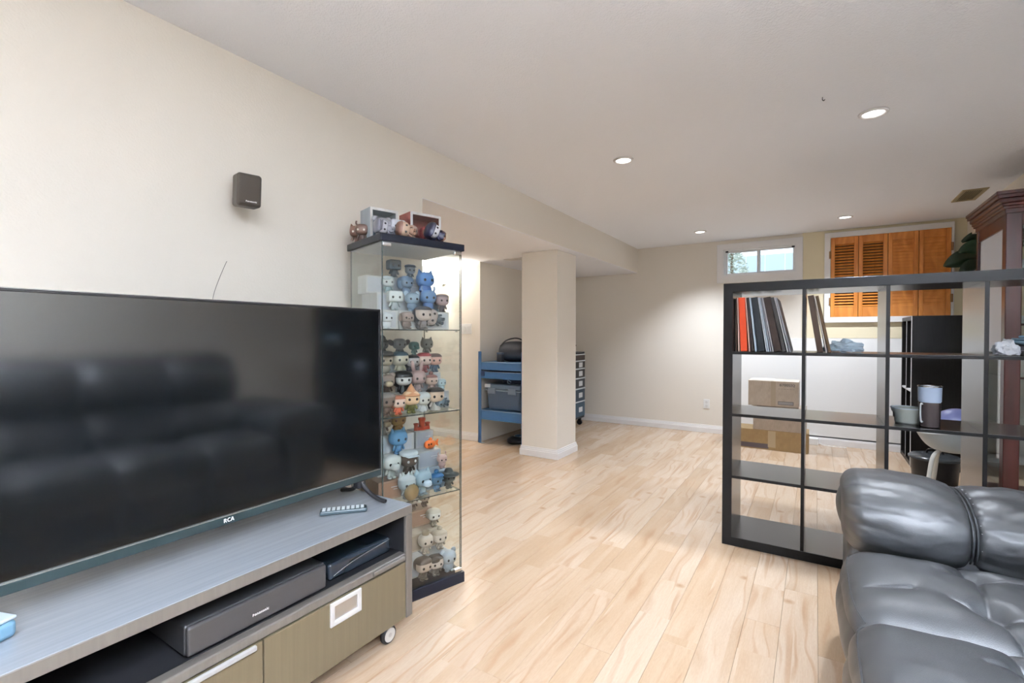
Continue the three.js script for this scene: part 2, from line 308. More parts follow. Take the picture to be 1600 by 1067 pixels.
// ceiling bits
{
  const v = thing('ceiling_vent', 'beige rectangular air vent in the ceiling by the dark wood cabinet', 'vent', [1.035, H, -5.255]);
  const f = new THREE.Shape([V2(-0.075, -0.19), V2(0.075, -0.19), V2(0.075, 0.19), V2(-0.075, 0.19)]); f.holes.push(new THREE.Path([V2(-0.055, -0.165), V2(-0.055, 0.165), V2(0.055, 0.165), V2(0.055, -0.165)]));
  const fg = new THREE.ExtrudeGeometry(f, { depth: 0.007, bevelEnabled: true, bevelSize: 0.002, bevelThickness: 0.002, bevelSegments: 1 }); fg.rotateX(Math.PI / 2);
  const beige = M([0.42, 0.36, 0.22], 0.5);
  part('frame', metreUV(fg), beige, v); part('backing', box(-0.056, 0.056, -0.003, -0.001, -0.166, 0.166), M([0.14, 0.12, 0.07], 0.8), v);
  for (let i = 0; i < 9; i++) { const s = new THREE.BoxGeometry(0.016, 0.0015, 0.33); s.rotateZ(0.6); s.translate(-0.05 + i * 0.0125, -0.006, 0); part('slat', s, beige, v); }
  single('ceiling_hook', tube([[0, 0, 0], [0, -0.012, 0], [0.005, -0.018, 0], [0.010, -0.013, 0]], 0.0018, 14, 6), blackSatin, 'tiny dark hook in the white ceiling', 'hook', [0.017, H, -2.736]);
  const r = thing('alcove_vent', 'pale air register in the low ceiling beside the pillar', 'vent', [-2.70, HS, -4.39]);
  part('frame', metreUV(merge([box(-0.15, 0.15, -0.006, 0, -0.06, -0.045, 0.002, 1), box(-0.15, 0.15, -0.006, 0, 0.045, 0.06, 0.002, 1), box(-0.15, -0.135, -0.006, 0, -0.045, 0.045, 0.002, 1), box(0.135, 0.15, -0.006, 0, -0.045, 0.045, 0.002, 1)])), trimM, r);
  for (let i = 0; i < 6; i++) { const s = new THREE.BoxGeometry(0.27, 0.0015, 0.014); s.rotateX(0.6); s.translate(0, -0.005, -0.037 + i * 0.015); part('slat', s, trimM, r); }
}
// wall fittings
{
  const s = thing('light_switch', 'white three-gang light switch plate on the alcove wall', 'light switch', [-3.37, 1.265, ZS]);
  part('plate', box(-0.083, 0.083, -0.058, 0.058, 0, 0.006, 0.004), whitePlastic, s);
  for (let i = -1; i <= 1; i++) { const r = box(-0.016, 0.016, -0.033, 0.033, -0.003, 0.004, 0.002, 1); r.rotateX(0.07); r.translate(i * 0.046, 0, 0.0065); part('rocker', r, whitePlastic, s); }
  const o = thing('wall_outlet', 'white wall outlet low on the far wall beside the black shelving', 'outlet', [-1.129, 0.352, ZB]);
  part('plate', box(-0.035, 0.035, -0.057, 0.057, 0, 0.006, 0.004), whitePlastic, o);
  for (const y of [-0.022, 0.022]) part('socket', cyl(0.016, 0.016, 0.004, 0, y, 0.0065, 20, 'z'), M([0.7, 0.7, 0.69], 0.4), o);
  const a = thing('plug_adapter', 'white plug adapter on the floor by the far skirting', 'adapter', [-0.02, 0, -6.19]);
  part('case', box(-0.05, 0.05, 0, 0.075, -0.03, 0.03, 0.008), whitePlastic, a);
  part('cord', tube([[0.05, 0.03, 0], [0.09, 0.01, 0.01], [0.16, 0.006, 0.02], [0.3, 0.006, 0.03]], 0.004, 24, 6), whitePlastic, a);
  single('wall_wire', tube([[XL + 0.002, 1.30, -0.955], [XL + 0.003, 1.36, -0.966], [XL + 0.003, 1.43, -0.99], [XL + 0.002, 1.49, -1.015]], 0.0011, 16, 5), M([0.2, 0.18, 0.16], 0.6), 'thin dark wire rising up the wall behind the television', 'wire');
}
// small speaker on the wall
{
  const s = thing('wall_speaker', 'small dark brown satellite speaker mounted high on the beige wall', 'speaker', [-1.86, 1.755, -1.032], Math.PI / 2 - 0.28);
  const dk = M([0.052, 0.042, 0.033], 0.5);
  s.rotation.order = 'YXZ'; s.rotation.x = 0.12;
  part('housing', box(-0.043, 0.043, -0.062, 0.062, -0.075, 0.012, 0.012, 4), dk, s);
  part('grille', box(-0.038, 0.038, -0.056, 0.056, 0.008, 0.020, 0.008, 4), M([0.036, 0.027, 0.019], 0.75, { bumpMap: rep(paintBump, 30, 30), bumpScale: 0.001 }), s);
  const lg = text('Panasonic', 0.0058); lg.translate(0.005, -0.043, 0.0202); part('logo', lg, whitePrint, s);
  part('bracket', merge([cyl(0.011, 0.011, 0.05, 0, 0.01, -0.095, 16, 'z'), cyl(0.025, 0.025, 0.006, 0.012, 0.01, -0.122, 20, 'z')]), dk, s);
}

// ================================================================ television and its stand
const SX = -1.361, SB = -1.85, S0 = -1.404, S1 = -0.2, ST = 0.52;      // front, back, far end, near end, top
{
  const s = thing('tv_stand', 'grey-brown wooden television stand on castors with drawers', 'tv stand');
  part('top', box(SB, SX, ST - 0.037, ST - 0.002, S0, S1, 0.003), standM, s);
  part('top_sheen', box(SB + 0.002, SX - 0.002, ST - 0.003, ST, S0 + 0.002, S1 - 0.002, 0.001, 1), standSheenM, s);
  part('side_panel', box(SB, SX, 0.075, ST - 0.038, S0, S0 + 0.034, 0.003), standM, s);
  part('side_panel', box(SB, SX, 0.075, ST - 0.038, S1 - 0.034, S1, 0.003), standM, s);
  part('back_panel', box(SB, SB + 0.012, 0.08, ST - 0.038, S0 + 0.034, S1 - 0.034), blackBrown2M, s);
  part('shelf', box(SB + 0.012, SX - 0.002, 0.304, 0.334, S0 + 0.034, S1 - 0.034, 0.006, 3), standM, s);
  part('bay_shade', merge([box(SB + 0.013, SX - 0.035, 0.3335, 0.335, S0 + 0.034, S1 - 0.034), box(SB + 0.013, SX - 0.012, 0.335, ST - 0.038, S0 + 0.0335, S0 + 0.0355), box(SB + 0.013, SX - 0.012, 0.335, ST - 0.038, S1 - 0.0355, S1 - 0.0335), box(SB + 0.0115, SB + 0.0135, 0.335, ST - 0.038, S0 + 0.034, S1 - 0.034)]), blackSatin, s, 'black sheets standing in for shade in the open bay');  // black sheets darken the bay as its own shade would
  part('bottom_panel', box(SB + 0.012, SX - 0.02, 0.078, 0.096, S0 + 0.034, S1 - 0.034), standM, s);
  const zm = -0.79;
  for (const [a, b] of [[S0 + 0.037, zm - 0.002], [zm + 0.002, S1 - 0.037]]) {
    const d = part('drawer', box(SX - 0.02, SX, 0.080, 0.301, a, b, 0.003), standFrontM, s);
    const zc = (a + b) / 2, hw = 0.062, y0 = 0.222, y1 = 0.318;
    // bright metal frame pull fixed at the top of the drawer front
    const f = new THREE.Shape([V2(-hw, 0), V2(hw, 0), V2(hw, 0.076), V2(-hw, 0.076)]); f.holes.push(new THREE.Path([V2(-hw + 0.012, 0.013), V2(-hw + 0.012, 0.066), V2(hw - 0.012, 0.066), V2(hw - 0.012, 0.013)]));
    const fg = new THREE.ExtrudeGeometry(f, { depth: 0.006, bevelEnabled: true, bevelSize: 0.0015, bevelThickness: 0.0015, bevelSegments: 1 }); fg.rotateY(Math.PI / 2); fg.translate(SX + 0.001, y0, zc - (a < -1 ? -0.0 : 0));
    const h = part('handle', metreUV(fg), M([0.8, 0.8, 0.8], 0.3), d, 'white metal frame pull');
    part('recess', box(SX + 0.0005, SX + 0.002, y0 + 0.012, y0 + 0.067, zc - hw + 0.011, zc + hw - 0.011), steel, h);
  }
  part('edge_strip', box(SX - 0.0005, SX + 0.010, 0.312, 0.331, S0 + 0.05, -1.2, 0.004, 2), standM, s);
  part('drawer_lip', box(SX, SX + 0.012, 0.288, 0.303, -0.765, S1 - 0.04, 0.004, 2), M([0.42, 0.42, 0.42], 0.3), s);
  // castors
  for (const [x, z] of [[SX - 0.045, S0 + 0.10], [SX - 0.045, S1 - 0.1], [SB + 0.08, S0 + 0.10], [SB + 0.08, S1 - 0.1]]) {
    const c = part('castor', merge([box(x - 0.022, x + 0.022, 0.066, 0.08, z - 0.03, z + 0.03, 0.003, 1), box(x - 0.026, x - 0.021, 0.03, 0.07, z - 0.012, z + 0.012, 0.002, 1), cyl(0.008, 0.008, 0.05, x, 0.036, z, 12, 'x')]), steel, s);
    const tyre = new THREE.TorusGeometry(0.028, 0.008, 12, 32); tyre.rotateY(Math.PI / 2); tyre.scale(1.4, 1, 1); tyre.translate(x + 0.012, 0.036, z);
    part('tyre', tyre, blackSatin, c, 'black rubber tyre'); part('hub', cyl(0.026, 0.026, 0.022, x + 0.013, 0.036, z, 28, 'x'), M([0.72, 0.72, 0.7], 0.3), c);
  }
}
{
  const TXF = -1.57, T0 = -1.432, T1 = -0.2, B0 = 0.596, B1 = 1.304;
  const t = thing('television', 'large flat black television on the grey-brown stand', 'television');
  const bz = (a, b, y0, y1) => box(TXF - 0.016, TXF, y0, y1, a, b, 0.002, 1);
  part('bezel', merge([bz(T0, T1, B1 - 0.008, B1), bz(T0, T0 + 0.008, B0 + 0.028, B1 - 0.008), bz(T1 - 0.008, T1, B0 + 0.028, B1 - 0.008)]), blackGloss, t);
  part('lower_bezel', box(TXF - 0.018, TXF + 0.002, B0, B0 + 0.027, T0, T1, 0.003, 2), M([0.018, 0.03, 0.032], 0.16), t);
  part('trim_line', box(TXF - 0.003, TXF + 0.0025, B0 + 0.0265, B0 + 0.0295, T0 + 0.004, T1 - 0.004), M([0.6, 0.65, 0.65], 0.25, { metalness: 0.8 }), t, 'thin silver line above the lower bezel');
  part('screen', box(TXF - 0.012, TXF - 0.003, B0 + 0.029, B1 - 0.007, T0 + 0.007, T1 - 0.007), screenM, t, 'glossy switched-off screen');
  part('back_cover', box(TXF - 0.065, TXF - 0.017, B0 + 0.06, B1 - 0.12, T0 + 0.09, T1 - 0.09, 0.02, 3), blackSatin, t);
  part('top_edge', box(TXF - 0.018, TXF - 0.0005, B1 - 0.0005, B1 + 0.0015, T0 + 0.003, T1 - 0.003), M([0.5, 0.5, 0.5], 0.25, { metalness: 0.8 }), t);
  const lg = text('RCA', 0.0125); lg.rotateY(Math.PI / 2); lg.translate(TXF + 0.002, B0 + 0.0145, -0.80); part('logo', lg, whitePrint, t);
  for (const z of [T0 + 0.10, T1 - 0.035]) {
    const sgn = z < -0.8 ? -1 : 1;
    const foot = part('foot', merge([tube([[TXF - 0.02, B0 + 0.012, z], [TXF + 0.015, ST + 0.045, z + sgn * 0.004], [TXF + 0.075, ST + 0.014, z + sgn * 0.012], [TXF + 0.115, ST + 0.0075, z + sgn * 0.018]], 0.0085, 20, 10), tube([[TXF - 0.02, B0 + 0.012, z], [TXF - 0.06, ST + 0.035, z + sgn * 0.006], [TXF - 0.15, ST + 0.0085, z + sgn * 0.016]], 0.0085, 20, 10), box(TXF - 0.035, TXF - 0.002, ST + 0.045, B0 + 0.02, z - 0.022, z + 0.022, 0.008, 3)]), blackSatin, t);
    part('screw', cyl(0.005, 0.005, 0.004, TXF + 0.001, B0 + 0.005 - 0.012, z, 12, 'x'), steel, foot);
  }
}
{ // things on and in the stand
  const r = thing('remote_control', 'black remote control with pale buttons lying on the television stand', 'remote control', [-1.515, ST, -1.195], 0.86);
  part('case', box(-0.085, 0.085, 0, 0.017, -0.022, 0.022, 0.007, 3), M([0.03, 0.05, 0.06], 0.35), r);
  const bm = M([0.62, 0.66, 0.68], 0.5);
  for (let i = 0; i < 9; i++) for (let j = 0; j < 3; j++) part('button', box(-0.076 + i * 0.0172, -0.064 + i * 0.0172, 0.0165, 0.019, -0.0165 + j * 0.0125, -0.0078 + j * 0.0125, 0.0015, 1), bm, r);
  const p = thing('blue_case', 'pale blue plastic case standing on the stand, cut by the photo edge', 'case', [-1.545, ST, -0.272], 0.35);
  part('body', box(-0.045, 0.045, 0, 0.04, -0.026, 0.026, 0.012, 4), M([0.16, 0.30, 0.42], 0.25), p);
  part('lid', box(-0.044, 0.044, 0.04, 0.048, -0.025, 0.025, 0.004, 2), M([0.6, 0.7, 0.78], 0.3), p);
  const a = thing('disc_player', 'dark grey media player in the open bay of the stand', 'media player', [0, 0.3352, 0]);
  part('case', box(-1.74, -1.405, 0.006, 0.088, -1.03, -0.6, 0.006, 3), M([0.022, 0.022, 0.024], 0.45), a);
  part('front_panel', box(-1.41, -1.392, 0.006, 0.086, -1.028, -0.602, 0.008, 3), M([0.034, 0.033, 0.034], 0.35), a);
  const lg = text('Panasonic', 0.0075); lg.rotateY(Math.PI / 2); lg.translate(-1.3918, 0.036, -0.80); part('logo', lg, whitePrint, a);
  for (const z of [-1.0, -0.63]) for (const x of [-1.7, -1.43]) part('foot', cyl(0.014, 0.012, 0.0065, x, 0.003, z, 14), blackSatin, a);
  const c = thing('cable_box', 'glossy black set-top box with a curved silver line, beside the media player', 'set-top box', [0, 0.3352, 0]);
  part('case', box(-1.70, -1.42, 0, 0.062, -1.345, -1.06, 0.012, 4), M([0.012, 0.017, 0.024], 0.15), c);
  part('trim_line', tube([[-1.418, 0.018, -1.075], [-1.416, 0.034, -1.13], [-1.416, 0.044, -1.2], [-1.416, 0.05, -1.27], [-1.418, 0.054, -1.335]], 0.0022, 24, 8), chrome, c);
}

// ================================================================ glass display cabinet
const CA = 0.30456, CTH = Math.PI / 2 - CA, CN = [-1.55972, -1.42222], CU = [Math.sin(CA), -Math.cos(CA)], CV = [-Math.cos(CA), -Math.sin(CA)];
const cab = (u, v, y) => [CN[0] + u * CU[0] + v * CV[0], y, CN[1] + u * CU[1] + v * CV[1]];
const LV = { A: 0.052, B: 0.452, C: 0.838, D: 1.2225, T: 1.6305 };       // base top, glass shelves, top board
{
  const c0 = cab(0.215, 0.185, 0);
  const c = thing('display_cabinet', 'tall narrow glass display cabinet with black top and base', 'display cabinet', c0, CTH);
  const W = 0.215, D = 0.185, navy = M([0.006, 0.0075, 0.014], 0.35, { specularIntensity: 0.5 });
  part('base', box(-W, W, 0.0, 0.05, -D, D, 0.003), navy, c);
  part('top', box(-W, W, 1.598, 1.63, -D, D, 0.003), navy, c);
  part('top_lining', box(-W + 0.014, W - 0.014, 1.596, 1.5985, -D + 0.014, D - 0.014), M([0.55, 0.58, 0.62], 0.4), c);
  const gx = W - 0.013, gz = D - 0.013;
  part('door', box(-gx, gx, 0.053, 1.595, gz, gz + 0.004), glassM, c, 'glass front door');
  part('side_pane', box(-gx, -gx + 0.004, 0.05, 1.597, -gz, gz - 0.002), glassM, c);
  part('side_pane', box(gx - 0.004, gx, 0.05, 1.597, -gz, gz - 0.002), glassM, c);
  part('back_pane', box(-gx + 0.004, gx - 0.004, 0.05, 1.597, -gz, -gz + 0.004), glassM, c);
  for (const [x, z] of [[-gx, gz + 0.002], [gx, gz + 0.002], [-gx + 0.002, -gz], [gx - 0.002, -gz], [-gx + 0.002, gz - 0.006], [gx - 0.002, gz - 0.006]]) part('glass_edge', box(x - 0.0015, x + 0.0015, 0.05, 1.597, z - 0.0015, z + 0.0015), glassEdgeM, c);
  for (const y of [LV.B, LV.C, LV.D]) {
    const s = part('glass_shelf', box(-gx + 0.006, gx - 0.006, y - 0.006, y - 0.0015, -gz + 0.006, gz - 0.004), shelfGlassM, c);
    const e = 0.0012; part('shelf_edge', merge([box(-gx + 0.006, gx - 0.006, y - 0.006, y - 0.0015, gz - 0.005, gz - 0.0035), box(-gx + 0.006, gx - 0.006, y - 0.006, y - 0.0015, -gz + 0.005, -gz + 0.0065), box(-gx + 0.005, -gx + 0.0065, y - 0.006, y - 0.0015, -gz + 0.006, gz - 0.004), box(gx - 0.0065, gx - 0.005, y - 0.006, y - 0.0015, -gz + 0.006, gz - 0.004)]), glassEdgeM, s);
    part('shelf_pin', merge([-1, 1].flatMap((a) => [-1, 1].map((b) => box(a * (gx - 0.006) - 0.006, a * (gx - 0.006) + 0.006, y - 0.012, y - 0.0062, b * (gz - 0.03) - 0.005, b * (gz - 0.03) + 0.005, 0.002, 1)))), chrome, s);
  }
  for (const [x, y] of [[-gx + 0.02, 1.586], [gx - 0.02, 1.586], [gx - 0.02, 0.064]]) part('hinge', box(x - 0.02, x + 0.02, y - 0.008, y + 0.008, gz - 0.01, gz + 0.009, 0.003, 1), chrome, c);
}

// ---------------------------------------------------------------- vinyl figurines and their cartons
const vm = new Map();
const vinyl = (hex) => { if (!vm.has(hex)) vm.set(hex, M(hex, 0.42)); return vm.get(hex); };
const HEAD = superball(0.035, 0.029, 0.030, 0, 0, 0, 0.72, 22, 16);
const BODY = {
  plain: merge([ball(0.0155, 0.017, 0.012, 0, 0.026, 0), ball(0.0075, 0.014, 0.008, -0.0085, 0.0135, 0, 12, 8), ball(0.0075, 0.014, 0.008, 0.0085, 0.0135, 0, 12, 8), superball(0.0085, 0.0045, 0.0125, -0.009, 0.0045, 0.003, 0.7, 12, 8), superball(0.0085, 0.0045, 0.0125, 0.009, 0.0045, 0.003, 0.7, 12, 8)]),
  dress: merge([lathe([[0.024, 0.004], [0.023, 0.007], [0.016, 0.022], [0.012, 0.034], [0.008, 0.042]], 20).toNonIndexed(), superball(0.0085, 0.0045, 0.012, -0.009, 0.0045, 0.008, 0.7, 12, 8), superball(0.0085, 0.0045, 0.012, 0.009, 0.0045, 0.008, 0.7, 12, 8)]),
  round: merge([ball(0.026, 0.024, 0.022, 0, 0.026, 0), superball(0.010, 0.005, 0.013, -0.012, 0.005, 0.008, 0.7, 12, 8), superball(0.010, 0.005, 0.013, 0.012, 0.005, 0.008, 0.7, 12, 8)]),
};
const ARM = (s) => { const g = new THREE.CapsuleGeometry(0.0052, 0.016, 4, 10); g.rotateZ(s * 0.42); g.translate(s * 0.0195, 0.028, 0.003); return g.toNonIndexed(); };
const ARMS = [ARM(-1), ARM(1)];
const EYE = superball(0.0052, 0.0056, 0.0026, 0, 0, 0, 0.9, 12, 8), NOSE = ball(0.004, 0.003, 0.003, 0, 0, 0, 10, 8);
function capShell(k, theta, dz = 0) { const g = new THREE.SphereGeometry(1, 22, 10, 0, Math.PI * 2, 0, theta); const p = g.attributes.position, f = (t) => Math.sign(t) * Math.pow(Math.abs(t), 0.74); for (let i = 0; i < p.count; i++) p.setXYZ(i, f(p.getX(i)) * 0.035 * k, f(p.getY(i)) * 0.029 * k, f(p.getZ(i)) * 0.030 * k + dz); return fixN(g.toNonIndexed()); }
const cone = (r, h, x, y, z, tilt = 0) => { const g = new THREE.ConeGeometry(r, h, 14); g.translate(0, h / 2, 0); g.rotateZ(tilt); g.translate(x, y, z); return g.toNonIndexed(); };
const TOP = {
  cap: () => ['hair', merge([capShell(1.09, 1.25), superball(0.0372, 0.028, 0.021, 0, 0.001, -0.014)])],
  bob: () => ['hair', merge([capShell(1.1, 1.2), superball(0.0385, 0.0315, 0.024, 0, -0.004, -0.013)])],
  long: () => ['hair', merge([capShell(1.1, 1.2), superball(0.0385, 0.034, 0.023, 0, -0.008, -0.014), superball(0.026, 0.03, 0.012, 0, -0.036, -0.018)])],
  bun: () => ['hair', merge([capShell(1.09, 1.2), superball(0.037, 0.027, 0.021, 0, 0.0, -0.014), ball(0.013, 0.012, 0.013, 0.002, 0.038, -0.006)])],
  spiky: () => ['hair', merge([capShell(1.08, 1.15), ...[-0.022, -0.008, 0.008, 0.022].map((x, i) => cone(0.011, 0.024, x, 0.022, -0.004, -x * 14 + (i % 2 ? 0.2 : -0.1)))])],
  side: () => ['hair', merge([capShell(1.09, 1.05), superball(0.037, 0.028, 0.021, 0, 0.002, -0.014), superball(0.024, 0.012, 0.012, -0.012, 0.018, 0.022, 0.8)])],
  hood: () => ['hood', merge([capShell(1.2, 1.45, -0.004), superball(0.042, 0.036, 0.027, 0, -0.003, -0.016), lathe([[0.026, -0.056], [0.022, -0.04], [0.014, -0.026]], 18).toNonIndexed().translate(0, 0, -0.008)])],
  wide: () => ['hat', merge([lathe([[0.0, 0.046], [0.014, 0.044], [0.021, 0.036], [0.024, 0.022], [0.056, 0.012], [0.056, 0.009], [0.022, 0.014]], 28).toNonIndexed()])],
  point: () => ['hat', merge([lathe([[0.0, 0.06], [0.006, 0.05], [0.022, 0.024], [0.038, 0.012], [0.038, 0.009], [0.02, 0.011]], 24).toNonIndexed()])],
  flat: () => ['hat', merge([superball(0.037, 0.012, 0.032, 0, 0.025, 0), box(-0.026, 0.026, 0.016, 0.019, 0.018, 0.048, 0.0014, 1)])],
  crown: () => ['crown', merge([lathe([[0.017, 0.026], [0.019, 0.044], [0.0165, 0.044], [0.015, 0.026]], 18).toNonIndexed()])],
};
const EARS = {
  cat: (s) => cone(0.0125, 0.022, s * 0.022, 0.02, 0, -s * 0.28), round: (s) => ball(0.014, 0.014, 0.006, s * 0.029, 0.024, -0.004, 14, 10), long: (s) => { const g = ball(0.0085, 0.027, 0.006, 0, 0.024, 0, 14, 10); g.rotateZ(-s * 0.18); g.translate(s * 0.015, 0.022, -0.004); return g; },
  side: (s) => { const g = ball(0.024, 0.015, 0.006, 0, 0, 0, 14, 10); g.rotateZ(s * 0.45); g.translate(s * 0.05, 0.006, -0.004); return g; }, horn: (s) => { const g = tube([[s * 0.02, 0.02, 0], [s * 0.03, 0.034, 0], [s * 0.027, 0.046, 0.002]], 0.0045, 10, 8); return g.toNonIndexed(); }, floppy: (s) => ball(0.008, 0.022, 0.012, s * 0.037, -0.002, -0.002, 12, 10),
};
const CACHE = new Map(); const once = (k, f) => { if (!CACHE.has(k)) CACHE.set(k, f()); return CACHE.get(k); };
function figurine(label, p, o, group = 'vinyl figurines in and on the glass cabinet') {
  const t = thing('figurine', label, 'figurine', p, CTH + (o.turn || 0), group), s = o.s || 1;
  t.scale.setScalar(s);
  if (o.lie) { t.rotation.order = 'YXZ'; t.rotation.z = o.lie; t.position.y += 0.034 * s; }
  const hy = o.body === 'round' ? 0.064 : 0.064;
  part('body', BODY[o.body || 'plain'], vinyl(o.coat || '#70706f'), t);
  for (const a of ARMS) part('arm', a, vinyl(o.sleeve || o.coat || '#70706f'), t);
  const h = part('head', o.blocky ? once('block', () => new RoundedBoxGeometry(0.064, 0.05, 0.052, 4, 0.009)) : HEAD, vinyl(o.face || '#cdbfb4'), t); h.position.y = hy;
  for (const e of [-1, 1]) { const q = part('eye', EYE, vinyl(o.eye || '#141214'), h); q.position.set(e * 0.0155, -0.004, o.blocky ? 0.0262 : 0.0285); q.rotation.y = e * 0.18; }
  if (o.nose) { const q = part('nose', NOSE, vinyl(o.nose), h); q.position.set(0, -0.009, 0.030); q.scale.setScalar(o.noseSize || 1); }
  if (o.snout) { const q = part('snout', once('snout', () => superball(0.017, 0.013, 0.017, 0, 0, 0, 0.8, 16, 12)), vinyl(o.snout), h); q.position.set(0, -0.012, 0.033); }
  if (o.top) { const [nm, g] = once('top' + o.top, TOP[o.top]); part(nm, g, vinyl(o.hair || '#3a3230'), h); }
  if (o.ears) for (const e of [-1, 1]) part('ear', once('ear' + o.ears + e, () => EARS[o.ears](e)), vinyl(o.earTone || o.face || '#cdbfb4'), h);
  return t;
}
const cartonM = { white: M([0.74, 0.75, 0.76], 0.45, { map: cardT }), grey: M([0.52, 0.54, 0.56], 0.45, { map: cardT }), tan: M([0.60, 0.52, 0.42], 0.5, { map: cardT }), red: M([0.34, 0.10, 0.08], 0.45, { map: cardT }), blue: M([0.42, 0.5, 0.58], 0.45, { map: cardT }), brown: M([0.40, 0.27, 0.2], 0.5, { map: cardT }) };
const panelM = { white: M([0.60, 0.62, 0.66], 0.4), grey: M([0.42, 0.44, 0.49], 0.4), tan: M([0.42, 0.33, 0.25], 0.4), red: M([0.20, 0.04, 0.035], 0.4), blue: M([0.26, 0.35, 0.45], 0.35), brown: M([0.30, 0.17, 0.11], 0.4) };
function carton(label, u0, u1, v0, v1, y, h, tone = 'white', windowed = false) {
  const t = thing('figurine_box', label, 'box', cab((u0 + u1) / 2, (v0 + v1) / 2, y), CTH, 'figurine cartons in and on the glass cabinet');
  const w = (u1 - u0) / 2, d = (v1 - v0) / 2;
  if (windowed) {     // an open carton frame with a clear front
    const b = 0.009;
    part('carton', merge([box(-w, w, 0, b, -d, d), box(-w, w, h - b, h, -d, d), box(-w, -w + b, b, h - b, -d, d), box(w - b, w, b, h - b, -d, d), box(-w + b, w - b, b, h - b, -d, -d + 0.004)]), cartonM[tone], t);
    part('edge_frame', merge([box(-w, w, 0, 0.012, d, d + 0.002), box(-w, w, h - 0.012, h, d, d + 0.002), box(-w, -w + 0.012, 0.012, h - 0.012, d, d + 0.002), box(w - 0.012, w, 0.012, h - 0.012, d, d + 0.002)]), cartonM.white, t);
    part('window', box(-w + 0.012, w - 0.012, 0.012, h - 0.012, d - 0.001, d), glassM, t);
    part('inner_tray', box(-w + b, w - b, b, h * 0.32, -d + 0.006, d - 0.012), panelM[tone], t);
  } else {
    part('carton', box(-w, w, 0, h, -d, d, 0.002, 1), cartonM[tone], t);
    part('print_panel', box(-w + 0.007, w - 0.014, 0.008, h - 0.008, d, d + 0.0006), panelM[tone], t);
    part('stripe', box(w * 0.1, w - 0.018, h * 0.62, h * 0.66, d + 0.0004, d + 0.001), cartonM.white, t);
    part('stripe', box(w * 0.3, w - 0.018, h * 0.5, h * 0.53, d + 0.0004, d + 0.001), cartonM.white, t);
  }
  return t;
}
const VL = [0.055, 0.122, 0.2, 0.272], BV = [0, 0.092, 0.168, 0.242], BH = 0.085, YL = [0, BH, 2 * BH + 0.0002, 3 * BH + 0.0004];
const at = (shelf, level, u) => cab(Math.max(0.05, Math.min(0.383, u)), VL[level], LV[shelf] + YL[level]);
const boxes = [ // shelf, tier, u0, u1, tone, label
  ['D', 1, .030, .130, 'white', 'white figurine carton in the bottom tier of the top glass shelf, next to the television'],
  ['D', 1, .134, .262, 'white', 'white carton in the middle of the bottom tier on the top glass shelf'],
  ['D', 1, .268, .400, 'white', 'wide pale carton behind the lying dark-haired figurine on the top glass shelf'],
  ['D', 2, .060, .232, 'white', 'long pale carton, second tier of the top glass shelf, behind the white block-headed figurine'],
  ['D', 2, .238, .400, 'blue', 'blue-grey carton in the second tier of the top glass shelf, under the big blue figurine'],  // blue reflected haze put into the carton tone
  ['D', 3, .040, .168, 'white', 'small pale carton in the uppermost tier of the top glass shelf, nearest the wall'],
  ['D', 3, .174, .330, 'grey', 'grey carton in the uppermost tier of the top glass shelf, under the dark block-headed figurine'],
  ['C', 1, .030, .130, 'tan', 'tan carton in the bottom tier of the second glass shelf behind the coppery girl'],
  ['C', 1, .136, .262, 'white', 'pale carton, bottom tier of the second glass shelf, behind the pointed-hat figurine'],
  ['C', 1, .268, .400, 'grey', 'grey carton in the bottom tier of the second glass shelf behind the black-haired girl'],
  ['C', 2, .060, .152, 'tan', 'tan carton in the middle tier of the second glass shelf behind the brown-snouted bear'],
  ['C', 2, .156, .236, 'white', 'narrow white carton in the middle tier of the second glass shelf behind the black-hooded figurine'],
  ['C', 2, .242, .400, 'grey', 'wide lavender-grey carton in the middle tier of the second glass shelf'],
  ['C', 3, .060, .222, 'white', 'white carton in the uppermost tier of the second glass shelf, under the wide-brimmed hat'],
  ['C', 3, .228, .400, 'grey', 'grey carton in the uppermost tier of the second glass shelf, under the cat-eared figurine'],
  ['B', 1, .030, .140, 'brown', 'brown printed carton, bottom tier of the third glass shelf, nearest the television stand'],
  ['B', 1, .146, .266, 'white', 'white carton hidden behind the figurine with the brown round shield'],
  ['B', 1, .272, .392, 'blue', 'blue-grey carton in the bottom tier of the third glass shelf, behind the dark oval hat'],
  ['B', 2, .060, .262, 'white', 'long white carton, middle tier of the third glass shelf, behind the white dog'],
  ['B', 2, .272, .400, 'grey', 'grey carton in the middle tier of the third glass shelf beside the small pink figurine'],
  ['B', 3, .090, .290, 'white', 'pale carton in the upper tier of the third glass shelf behind the blue cat figurine'],
  ['B', 3, .300, .400, 'grey', 'grey carton under the red toy castle'],
  ['A', 1, .030, .268, 'white', 'white carton in the bottom tier of the cabinet base, partly behind the stand'],
  ['A', 1, .274, .396, 'grey', 'grey carton in the bottom tier of the cabinet base behind the pale round figurine'],
  ['A', 2, .200, .400, 'tan', 'tan carton in the second tier above the cabinet base'],
  ['A', 3, .240, .392, 'brown', 'brown-fronted carton topmost in the lowest compartment of the cabinet'],
];
for (const [s, l, a, b, tone, label] of boxes) carton(label, a, b, BV[l], 0.338, LV[s] + YL[l - 1], BH - 0.0004, tone);
